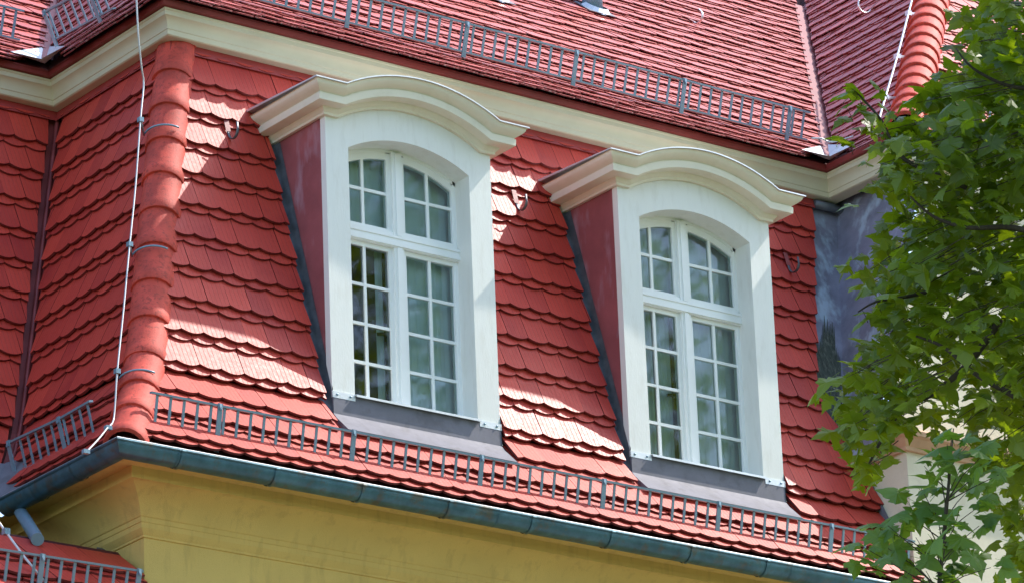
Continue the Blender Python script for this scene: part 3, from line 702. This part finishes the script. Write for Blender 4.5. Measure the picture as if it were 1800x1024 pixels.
# ------------------------------------------------------------------ snow guards
def guard(label, p, q, up, out, posts, h=.225, gap=.10, foot=.10, start=0.0):
    """p,q ends of the top rail; up: direction of the posts; out: across the rails; posts: distances along p->q"""
    p, q, up, out = Vector(p), Vector(q), Vector(up).normalized(), Vector(out).normalized(); d = (q - p).normalized(); Ln = (q - p).length
    g = thing('snow_guard', label, 'snow guard', tuple(p - up * h), 'snow guards on the roof')
    loc = Matrix.Translation(-(p - up * h))
    def ch(o, par=g): o.parent = par; o.matrix_parent_inverse = loc if par == g else Matrix(); return o
    ch(MB().bar(p, q, out, .032, .014).build('rail', 'steel')); ch(MB().bar(p - up * h, q - up * h, out, .030, .013).build('rail', 'steel'))
    me = MB().bar((0, 0, 0), up * (h - .012), d, .019, .008).mesh('bar', 'steel'); t = start + gap * .5
    while t < Ln - .01:
        if all(abs(t - a) > .028 for a in posts):
            o = link('bar', me); o.parent = g; o.location = d * t + up * .006
        t += gap
    pm = MB().bar(-up * foot, up * (h + .014), d, .036, .010).bar(-up * foot, -up * (foot - .012) - out * .15 + up * .03, d, .034, .008).bar(up * (h + .010) + out * .004, up * (h - .03) + out * .016, d, .018, .005).mesh('post', 'steel')
    for a in posts:
        o = link('post', pm); o.parent = g; o.location = d * a + out * .016
        o = link('bolt', bolt); o.parent = g; o.location = d * a + out * .022 + up * (h - .02)
    return g
bolt = MB().tube([(0, 0, 0), (0, -.012, 0)], .008, 6).mesh('bolt', 'steel')
gy_, gz_ = -.345, -.410
gx = [on(x, y, (0, 1, 0), gy_)[0] for x, y in ((265, 690), (385, 712), (620, 757), (845, 803), (1060, 845), (1262, 885), (1460, 925))]
guard('long steel snow guard above the front gutter below both dormers', (gx[0], gy_, gz_), (4.90, gy_, gz_), (0, -.20, 1), (0, -1, -.2), [x - gx[0] for x in gx[1:]], gap=.1045, foot=.085)
# guards over the side gutter
sx_ = OX + (-.345)
def side_pt(x, y): return on(x, y, (1, 0, 0), sx_)
a = side_pt(160, 704); b = side_pt(108, 734)
guard('short steel snow guard piece above the side gutter close to the cable', a, b + (b - a) * .10, (-.25, 0, 1), (-1, 0, -.2), [], h=.215)
a = side_pt(110, 733); b = side_pt(15, 778)
guard('steel snow guard above the side gutter next to the valley', a, b, (-.25, 0, 1), (-1, 0, -.2), [.03, float(np.linalg.norm(b - a)) - .02], h=.215, foot=.08)
# main upper roof
feet = [on(x, y, (0, -TU, 1), 2.955 - TU * .615 + .05) for x, y in ((808, 103), (1003, 152), (1195, 200), (1380, 247))]
fy, fz = .93, 3.22
xs = [on(x, y, (0, 1, 0), fy - .08)[0] for x, y in ((615, -3), (820, 44), (1012, 92), (1202, 140), (1387, 188), (1423, 198))]
zt_ = np.mean([on(x, y, (0, 1, 0), fy - .08)[2] for x, y in ((820, 44), (1012, 92), (1202, 140), (1387, 188))])
x_l = xs[0] - 3 * 1.05
guard('long steel snow guard on the sunlit upper roof over the dormers', (-.25, fy - .08, zt_), (xs[-1], fy - .08, zt_), (0, -.28, 1), (0, -1, -.28), [xs[0] + .25] + [x + .25 for x in xs[1:5]], h=.215, gap=.103, foot=.10)
# left return of the upper roof
px_ = -1.0 + .22
a = on(78, 22, (1, 0, 0), px_ - .1); b = on(182, -34, (1, 0, 0), px_ - .1)
guard('steel snow guard on the upper return slope beside the zinc valley foot', a, b, (-.45, 0, 1), (-1, 0, -.4), [.015, .62], h=.215, foot=.12)
a = on(41, 20, (0, 1, 0), fy - .08 + D); 
guard('steel snow guard on the set back upper slope', (-3.2, a[1], a[2]), a, (0, -.28, 1), (0, -1, -.28), [.6, 1.65], h=.215, foot=.10)
# wing front roof, behind the maple
a = on(1632, 152, (0, 1, 0), -.08)
guard('steel snow guard on the wing roof behind the maple', a, (8.5, -.08, a[2]), (0, -.28, 1), (0, -1, -.28), [.5, 1.55], h=.18, foot=.10)

# ------------------------------------------------------------------ lower roof at the left
SLW = 1.0
low = Profile([(-1.2, -1.48 + SLW * (-1.2 - .1)), (.30, -1.48 + SLW * .20), (1.6, -1.40 + SLW * .20)])
lb = slope_board('lower_roof_slope', (0, 0, 0), (1, 0, 0), (0, 1, 0), low, lambda s: (-6, -1.5), depth=.05); lb['label'] = 'lower lean-to roof of red tiles below the side eaves'
lr = []
for i in range(7):
    s = .02 + .268 * i; ph = .5 * (i % 2); lr.append((s - .05, TL, .064, .0, ph + .5, False)); lr.append((s, TL, .083, .0175, ph, True))
lay_tiles(lb, (0, .05, 0), (1, 0, 0), (0, 1, 0), low, lr, -4, -1.5, hi=lambda s: -1.55, jit=1.5)
mb = MB(); zz = np.linspace(-2.4, -.9, 6)
H(MB().bar((-1.52, low.p[0][0], low.p[0][1] + .06), (-1.52, .5, low.p[1][1] + .06), (1, 0, 0), .10, .012).build('abutment_flashing', 'lead'))
a = on(0, 964.5, (0, 1, 0), -.34); b = on(250, 1003, (0, 1, 0), -.34); a2 = b + (a - b) * 2.2
pl = on(73, 980, (0, 1, 0), -.34)
guard('steel snow guard on the lower lean-to roof', a2, b, (0, -.25, 1), (0, -1, -.25), [float(np.linalg.norm(pl - a2)), float(np.linalg.norm(b - a2)) - .03], h=.24, gap=.098, foot=.12)

# ------------------------------------------------------------------ lightning cables
def hipside(x, y, dd=.12): return Vector(on(x, y, (1, -1, 0), OX - dd))
c = thing('lightning_cable', 'thin pale lightning cable running down beside the corner hip', 'cable', tuple(hipside(188, 752)))
CI = Matrix.Translation(-hipside(188, 752))
def CP(o, par=c): o.parent = par; o.matrix_parent_inverse = CI; return o
def smooth_path(P, n=6):
    out = []
    for i in range(len(P) - 1):
        p0, p1, p2, p3 = P[max(i-1, 0)], P[i], P[i+1], P[min(i+2, len(P)-1)]
        for k in range(n):
            t = k / n; out.append(.5 * ((2*p1) + (p2-p0)*t + (2*p0-5*p1+4*p2-p3)*t*t + (3*p1-p0-3*p2+p3)*t**3))
    return out + [P[-1]]
main = [hipside(*q) for q in ((238, -40), (243, 60), (249, 120), (252.5, 149), (247, 210), (238, 330), (228, 430), (217, 545), (206, 652), (202, 715), (198, 742), (189, 751), (172, 772), (150, 795))]
CP(MB().tube(smooth_path(main, 5), .006, 8).build('wire', 'cable', smooth=True))
br = [hipside(*q) for q in ((190, 751), (205, 737), (225, 729), (240, 735), (253, 746))]
CP(MB().tube(smooth_path(br, 6), .0075, 8).build('wire', 'cable', smooth=True))
for q in ((247, 211), (228, 430), (206, 652)):
    P = hipside(*q); cl = CP(MB().box(P - Vector((.017, .017, .016)), P + Vector((.017, .017, .016))).build('clip', 'steel'))
    ex = (Vector((1, -1, 0))).normalized(); arcp = []
    ax = Vector((P.x, P.y, P.z)); 
    z = P.z; s = steep.at_z(z + .03); hc = Vector((yp(s) + OX, yp(s), z + .02)) - Vector((-1, -1, .35)).normalized() * .03
    dv = (Vector(hip_pts[-1]) - Vector(hip_pts[8])).normalized(); zo = Vector((-1, -1, .35)); zo = (zo - dv * zo.dot(dv)).normalized(); xo = dv.cross(zo)
    for k in range(13):
        t = R(-62 + 105 * k / 12); arcp.append(hc + (xo * math.sin(t) + zo * math.cos(t)) * .163)
    e0, e1 = arcp[0], arcp[-1]
    if (e1 - P).length < (e0 - P).length: arcp = arcp[::-1]
    CP(MB().tube([P] + arcp, .0075, 6).build('holder', 'steel', smooth=True))
for q in ((190, 751), (151, 793), (253, 746)):
    P = hipside(*q); CP(MB().box(P - Vector((.022, .016, .013)), P + Vector((.022, .016, .013))).build('clip', 'steel'))
wp = [Vector(on(x, y, (1, 0, -KV / TU), XV - .15 - KV / TU * 2.955)) for x, y in ((1612, -30), (1603, 0), (1577, 100), (1549, 197), (1540, 235))]
c2 = thing('lightning_cable', 'pale lightning cable beside the sunlit wing hip', 'cable', tuple(wp[-1]))
o = MB().tube(smooth_path(wp, 4), .0095, 8).build('wire', 'cable', smooth=True); o.parent = c2; o.matrix_parent_inverse = Matrix.Translation(-wp[-1])
for P in (wp[1].lerp(wp[2], .25), wp[2], wp[2].lerp(wp[3], .75)):
    o = MB().box(P - Vector((.02, .02, .02)), P + Vector((.02, .02, .02))).bar(P, P + Vector((.14, .0, .03)), (0, 0, 1), .02, .01).build('clip', 'bright'); o.parent = c2; o.matrix_parent_inverse = Matrix.Translation(-wp[-1])
P0 = Vector(on(0, 920, (0, 1, 0), .0)); P1 = Vector(on(82, 1026, (0, 1, 0), -.30)); P0b = P0 + (P0 - P1) * .35
c3 = thing('lightning_cable', 'pale lightning cable slanting over the lower lean-to roof', 'cable', tuple(P1))
o = MB().tube([P0b, P0, P0.lerp(P1, .5) - Vector((0, 0, .01)), P1], .0085, 8).build('wire', 'cable', smooth=True); o.parent = c3; o.matrix_parent_inverse = Matrix.Translation(-P1)
Pm = P0.lerp(P1, .13); o = MB().box(Pm - Vector((.02, .02, .02)), Pm + Vector((.02, .02, .02))).build('clip', 'steel'); o.parent = c3; o.matrix_parent_inverse = Matrix.Translation(-P1)
# cable from the upper guard's end over the valley
P = Vector((xs[-1], fy - .08, zt_ - .215)); Q = Vector(on(1462, 250, (0, 1, 0), .80)); Q2 = Vector(on(1500, 240, (0, 1, 0), .65))
c4 = thing('lightning_cable', 'short cable from the upper snow guard across the valley', 'cable', tuple(P))
o = MB().tube(smooth_path([P, P.lerp(Q, .5) + Vector((0, 0, .015)), Q, Q2], 5), .0075, 8).build('wire', 'cable', smooth=True); o.parent = c4; o.matrix_parent_inverse = Matrix.Translation(-P)

# ------------------------------------------------------------------ roof hooks
def roof_hook(P, label, tang, nrm, across, size=1.0, mat='lead'):
    P, t, n, a = Vector(P), Vector(tang).normalized(), Vector(nrm).normalized(), Vector(across).normalized()
    pts = [t * .05, t * .03]; r = .056 * size
    for k in range(0, 9):
        th = R(k * 19); pts.append(-t * r * math.sin(th) * 1.25 + n * r * (1 - math.cos(th)) * 1.05)
    pts.append(pts[-1] + t * .055 * size + n * .008)
    g = thing('roof_hook', label, 'roof hook', tuple(P), 'ladder hooks on the roof')
    mb = MB(); w = .020
    nn = len(pts); th_ = .007; vs = []
    for i, p in enumerate(pts):
        d = (pts[min(i+1, nn-1)] - pts[max(i-1, 0)]).normalized(); m = a.cross(d).normalized(); ww = w * (1 if i < nn - 2 else .75)
        vs += [p + a * ww / 2 + m * th_ / 2, p - a * ww / 2 + m * th_ / 2, p - a * ww / 2 - m * th_ / 2, p + a * ww / 2 - m * th_ / 2]
    mb.add(vs, [(i*4+k, i*4+(k+1)%4, (i+1)*4+(k+1)%4, (i+1)*4+k) for i in range(nn-1) for k in range(4)] + [(0,3,2,1), tuple((nn-1)*4 + k for k in range(4))])
    mb.build('hook', mat, g, True)
    MB().bar(t * .02 + n * .003, t * .14 + n * .003, a, .04, .004).build('strap', 'redmetal', g)
    return g
st_t, st_n = (0, .274, .962), (0, -.962, .274)
for (x, y), lb_ in (((402, 236), 'grey roof hook on the tiles between the corner hip and a dormer'), ((909, 362), 'grey roof hook on the tiles between the two dormers'), ((1387, 471), 'grey roof hook on the tiles beside the zinc valley')):
    roof_hook(on(x, y, (0, 1, -.285), .03 - .012), lb_, st_t, st_n, (1, 0, 0))
ut, un = (0, .79, .616), (0, -.616, .79)
roof_hook(on(1222, 40, (0, -TU, 1), 3.375 - TU * 1.2 + .075), 'steel roof hook on the sunlit main upper roof', ut, un, (1, 0, 0), 1.0, 'bright')
wt = Vector((KV, 0, TU)).normalized(); wnn = Vector((-TU, 0, KV)).normalized()
roof_hook(on(1528, 20, (1, 0, -KV / TU), XV - .12 - KV / TU * 2.955), 'bright curved roof hook on the wing roof slope', wt, wnn, (0, 1, 0), 1.15, 'bright')

# ------------------------------------------------------------------ vent pipes
for (x, y), r, lb_ in (((1046, 20), .085, 'zinc vent pipe rising from the upper roof tiles'), ((868, -2), .085, 'zinc vent pipe with wide flashing plate, partly past the picture edge')):
    P = Vector(on(x, y, (0, -TU, 1), 3.375 - TU * 1.2 + .05)); g = thing('vent_pipe', lb_, 'vent pipe', tuple(P))
    MB().tube([(0, .03, -.1), (0, .03, .55)], r, 16).build('pipe', 'steel', g, True)
    MB().tube([(0, .03, .55), (0, .03, .57), (0, .03, .62)], [r * 1.5, r * 1.5, .01], 16).build('cowl', 'steel', g)
    t, n, a = Vector(ut), Vector(un), Vector((1, 0, 0))
    q = [a * u + t * v + n * .012 for u, v in ((-.14, -.13), (.14, -.13), (.15, .25), (-.15, .25))]
    MB().prism(q, n * .006).build('flashing_plate', 'zinc', g)
    MB().tube([n * .01, n * .05], [r * 1.6, r * 1.15], 16, False).build('collar', 'bright', g)

# ------------------------------------------------------------------ maple trees
def leaf_geo(seed, fold=.18, simple=False):
    r = random.Random(seed)
    half = [(.0, -.02), (.10, -.10), (.26, -.12), (.22, .02), (.36, .05), (.52, .10), (.44, .20), (.50, .34), (.36, .34), (.24, .36), (.27, .52), (.20, .60), (.15, .70), (.10, .76), (.0, 1.0)]
    if simple: half = [(.0, 0), (.24, -.12), (.24, .02), (.52, .10), (.46, .34), (.25, .36), (.20, .62), (.0, 1.0)]
    P = []
    for sg in (1, -1):
        pts = [(x * sg * r.uniform(.88, 1.1), y * r.uniform(.94, 1.06) if 0 < i < len(half) - 1 else y) for i, (x, y) in enumerate(half)]
        P.append(pts)
    v = []; f = []; c = (0, .28)
    def z(x, y): return -fold * abs(x) * 1.0 - (.15 + .12 * (seed % 3)) * (y - .3) ** 2 + .05 * math.sin(7 * x + seed)
    ring = P[0] + P[1][-2:0:-1]
    v = [(0, c[1], .03)] + [(x, y, z(x, y)) for x, y in ring]; n = len(ring)
    f = [(0, 1 + i, 1 + (i + 1) % n) for i in range(n)]
    if not simple:                       # a stalk
        o = len(v); v += [(.012, 0, -.01), (-.012, 0, -.01), (-.010, -.42, -.12), (.010, -.42, -.12)]; f.append((o, o+1, o+2, o+3))
    return np.array(v), f
LEAVES = [leaf_geo(i, .10 + .12 * (i % 4)) for i in range(6)]
LSIMPLE = [leaf_geo(i, .15, True) for i in range(3)]
def rand_rot(normal, r):
    n = Vector(normal).normalized(); d = Vector((r.gauss(0, 1), r.gauss(0, 1), -.9 + r.gauss(0, .5))); d = (d - n * d.dot(n)).normalized()
    return Matrix((d.cross(n), d, n)).transposed()
def in_poly(x, y, poly):
    c = False; n = len(poly)
    for i in range(n):
        (x0, y0), (x1, y1) = poly[i], poly[i - 1]
        if (y0 > y) != (y1 > y) and x < (x1 - x0) * (y - y0) / (y1 - y0) + x0: c = not c
    return c
def make_tree(label, base, trunk_pts, trunk_r, clusters, mat, size, seed, name='maple_tree', nlimit=300, group=None):
    """clusters: (position, attach point, leaf count, spread, in view?)"""
    r = random.Random(seed); base = Vector(base)
    t = thing(name, label, 'tree', tuple(base), group); inv = Matrix.Translation(-base)
    def ch(o): o.parent = t; o.matrix_parent_inverse = inv; return o
    tr = MB().tube(trunk_pts, trunk_r, 12); ch(tr.build('trunk', 'bark', smooth=True))
    tw = MB(); allv, allf, off = [], [], 0; indiv = []
    for P, A, n, spread, vis in clusters:
        P, A = Vector(P), Vector(A)
        mid = A.lerp(P, .5) + Vector((r.uniform(-.1, .1), r.uniform(-.1, .1), r.uniform(-.02, .12))) * (P - A).length * .5
        ln = (P - A).length
        tw.tube([A, mid, P], [min(.010, .002 + .005 * ln), min(.006, .0018 + .002 * ln), .0015], 5, False)
        d = (P - A).normalized()
        for k in range(n):
            q = P + Vector((r.gauss(0, 1), r.gauss(0, 1), r.gauss(0, .75))) * spread - d * r.uniform(0, spread * 1.2)
            nr = Vector((r.gauss(-.25, .55), r.gauss(-.35, .55), .75 + r.gauss(0, .35)))
            m = rand_rot(nr, r); sz = size * r.uniform(.60, 1.25)
            g = LEAVES[r.randrange(6)] if vis else LSIMPLE[r.randrange(3)]
            if vis:
                x, y = proj(np.array(q))
                if 0 < x < 1800 and 0 < y < 1024: indiv.append((((np.array(q) - CAM) ** 2).sum() / sz, q, m, sz, r.randrange(6))); continue
            a = (g[0] * sz) @ np.array(m).T + np.array(q); allv.append(a); allf += [tuple(i + off for i in f) for f in g[1]]; off += len(g[0])
    indiv.sort(key=lambda e: e[0])
    lm = []
    for g in LEAVES:
        me = bpy.data.meshes.new('leaf'); me.from_pydata(g[0].tolist(), [], g[1]); me.materials.append(M[mat]); lm.append(me)
    crown = None
    rest = indiv[nlimit:]
    for _, q, m, sz, i in rest:
        g = LEAVES[i]; a = (g[0] * sz) @ np.array(m).T + np.array(q); allv.append(a); allf += [tuple(j + off for j in f) for f in g[1]]; off += len(g[0])
    me = bpy.data.meshes.new('crown'); me.from_pydata(np.concatenate(allv).tolist(), [], allf); me.materials.append(M[mat])
    crown = ch(link('crown', me)); crown['kind'] = 'stuff'
    for _, q, m, sz, i in indiv[:nlimit]:
        o = link('leaf', lm[i]); o.parent = crown; o.matrix_local = Matrix.Translation(q) @ (m @ Matrix.Scale(sz, 3)).to_4x4()
    ch(tw.build('twigs', 'twig', smooth=True))['kind'] = 'stuff'
    return t, off
# outline of the big crown's near edge in the photograph (pixels), closed far outside the picture
OUT = [(x + (42 if y < 210 else 20), y) for x, y in [(1690, -60), (1672, 20), (1650, 70), (1622, 105), (1590, 150), (1520, 205), (1492, 235), (1500, 300), (1540, 340), (1512, 375), (1535, 430), (1492, 490), (1520, 540), (1512, 590), (1452, 650), (1446, 700), (1470, 730), (1448, 765), (1440, 800), (1475, 850), (1520, 840), (1545, 790), (1548, 745), (1585, 700), (1640, 700), (1660, 760), (1720, 800), (1745, 880), (1755, 960), (1765, 1060), (2400, 1060), (2400, -60)]]
DT = 26.0
cc = np.array((5.3, -9.8, 1.4)); cr = (6.9, 5.1, 7.4)
r = random.Random(5); clusters = []
tb = Vector((cc[0], cc[1], GROUND)); tpts = [tb, tb + Vector((.05, 0, 4)), tb + Vector((-.05, .1, 8)), Vector(cc) + Vector((0, 0, -1)), Vector(cc) + Vector((.1, 0, 5.6))]
limbs = MB()
limb_list = []
for k in range(26):
    th = r.uniform(0, 2 * math.pi); h = r.uniform(-6.4, 5.4)
    if k < 9: th = math.atan2(-.607, -.794) + r.uniform(-.9, .9) - .0; h = -5.2 + k * .6
    A = Vector(cc) + Vector((0, 0, h - .8)); e = Vector(cc) + Vector((math.cos(th) * cr[0] * .72, math.sin(th) * cr[1] * .72, h + .7))
    m_ = A.lerp(e, .5) + Vector((0, 0, .25)); limb_list.append((A, m_, e)); limbs.tube([A, m_, e], [.07, .045, .012], 7, False)
limb_pts = [a.lerp(b, t) for A, m_, e in limb_list for a, b in ((A, m_), (m_, e)) for t in (.3, .6, 1)]
LP = np.array([tuple(p) for p in limb_pts])
cnt = 0
while cnt < 5000:                        # through the crown volume
    v3 = np.array([r.gauss(0, 1) for _ in range(3)]); v3 /= np.linalg.norm(v3); rad = r.uniform(.5, 1.0) ** .6
    P = np.array(cc) + v3 * rad * np.array(cr); cnt += 1
    x, y = proj(P); infr = -60 < y < 1090 and x < 1860
    if x < 1860 and not in_poly(x - 25, y, OUT): continue
    if infr: continue
    A = LP[np.argmin(((LP - P) ** 2).sum(1))]
    clusters.append((P, P + (A - P) * min(1, 1.2 / max(.01, np.linalg.norm(A - P))), 7, .26, False))
# the part in view: sprays of leaves reaching out to the crown's edge
tries = 0; nv = 0
while nv < 480 and tries < 20000:
    tries += 1
    x = r.uniform(1440, 1860); y = r.uniform(-70, 1090)
    if not in_poly(x, y, OUT): continue
    edge = not in_poly(x - 70, y, OUT)
    P = at(x, y, DT + r.uniform(-1.3, 1.5) * (.55 if edge else 1.0))
    A = LP[np.argmin(((LP - P) ** 2).sum(1))]; A = P + (A - P) * min(1, .26 / max(.01, np.linalg.norm(A - P)))
    clusters.append((P, A, r.randrange(3, 6) if edge else 7, .07 if edge else .11, True)); nv += 1
for x, y in ((1497, 152), (1490, 192), (1512, 178), (1530, 205), (1556, 165), (1548, 225), (1568, 245), (1490, 250), (1516, 545), (1540, 528), (1525, 815), (1540, 775)):
    P = at(x, y, DT - .6); clusters.append((P, P + np.array((.06, .03, -.05)), 2, .03, True))
big, ntri = make_tree('large dense maple tree with dark green leaves overlapping the wing', tb, tpts, [.34, .28, .2, .13, .04], clusters, 'leaf', .142, 11)
o = limbs.build('limbs', 'bark', smooth=True); o['kind'] = 'stuff'; o.parent = big; o.matrix_parent_inverse = Matrix.Translation(-tb)
# three dark branches that show against the wall and the zinc
def branch(px, dist, r0, r1, par, base):
    P = [Vector(at(x, y, dist)) for x, y in px]; n = len(P) * 4 - 3; sp = smooth_path(P, 4)
    o = MB().tube(sp, [r0 + (r1 - r0) * i / (len(sp) - 1) for i in range(len(sp))], 7).build('branch', 'bark', par, True); o.matrix_parent_inverse = Matrix.Translation(-Vector(base)); return o
branch([(1760, 560), (1700, 640), (1640, 690), (1592, 715), (1565, 745), (1540, 790), (1525, 820)], DT - .5, .022, .006, big, tb)
branch([(1575, 735), (1548, 750), (1520, 755)], DT - .5, .010, .004, big, tb)
branch([(1700, 330), (1640, 305), (1590, 280), (1568, 250), (1548, 210), (1520, 178), (1498, 155)], DT - .6, .016, .004, big, tb)
branch([(1680, 500), (1600, 520), (1540, 530), (1508, 548)], DT - .5, .013, .004, big, tb)

branch([(1860, 760), (1790, 700), (1720, 660), (1660, 610), (1610, 590)], DT - .9, .022, .006, big, tb)
branch([(1850, 420), (1780, 400), (1700, 400), (1640, 380), (1600, 345)], DT - .9, .020, .005, big, tb)
branch([(1840, 160), (1770, 150), (1710, 120), (1680, 85)], DT - .8, .014, .004, big, tb)
# young maple in front with a straight leader
r = random.Random(21); DY = 23.0
tip = Vector(at(1676, 752, DY)); yb = Vector((tip.x + .35, tip.y + .1, GROUND)); low_ = Vector(at(1648, 1060, DY))
yc = []
def yclus(x, y, n, dz=0.0, sp=.055):
    P = Vector(at(x, y, DY + dz)); ty = y + 40 + r.uniform(0, 40)
    A = Vector(at(1648 + (1040 - ty) * (1676 - 1648) / 300, min(ty, 1055), DY)); yc.append((P, A, n, sp, True))
for x, y in ((1676, 765), (1660, 780), (1700, 785), (1720, 800), (1645, 805), (1740, 822), (1628, 815), (1690, 825), (1760, 830), (1615, 850), (1655, 850), (1705, 860), (1735, 880), (1605, 885), (1640, 890), (1685, 900), (1720, 920), (1590, 905), (1560, 925), (1530, 925), (1545, 955), (1575, 960), (1610, 940), (1640, 945), (1680, 955), (1520, 958), (1600, 985), (1565, 995), (1630, 1000), (1670, 1010), (1710, 985), (1745, 1000), (1550, 1030), (1590, 1030), (1640, 1045), (1700, 1045)):
    yclus(x + r.uniform(-5, 5), y + r.uniform(-5, 5), r.randrange(2, 5), r.uniform(-.35, .35))
for k in range(150):
    th = r.uniform(0, 6.28); h = r.uniform(.5, 3.2); ra = r.uniform(.3, 1.3)
    P = low_ + Vector((math.cos(th) * ra, math.sin(th) * ra, -h - .2)); A = low_.lerp(yb, h / (low_.z - yb.z)); yc.append((P, A, 6, .15, False))
make_tree('young maple with a straight thin leader and lighter bluish green leaves', yb, [yb, yb.lerp(low_, .5) + Vector((.05, 0, 0)), low_, Vector(at(1665, 880, DY)), tip], [.07, .04, .013, .009, .003], yc, 'leaf_young', .15, 31)

# ------------------------------------------------------------------ ground
g = MB().add([(-1500, -1500, GROUND), (1500, -1500, GROUND), (1500, 1500, GROUND), (-1500, 1500, GROUND)], [(0, 1, 2, 3)]).build('ground', 'grass'); g['kind'] = 'structure'
g = MB().add([(-60, -14, GROUND + .004), (60, -14, GROUND + .004), (60, .0, GROUND + .004), (-60, .0, GROUND + .004)], [(0, 1, 2, 3)]).build('pavement', 'asphalt'); g['kind'] = 'structure'
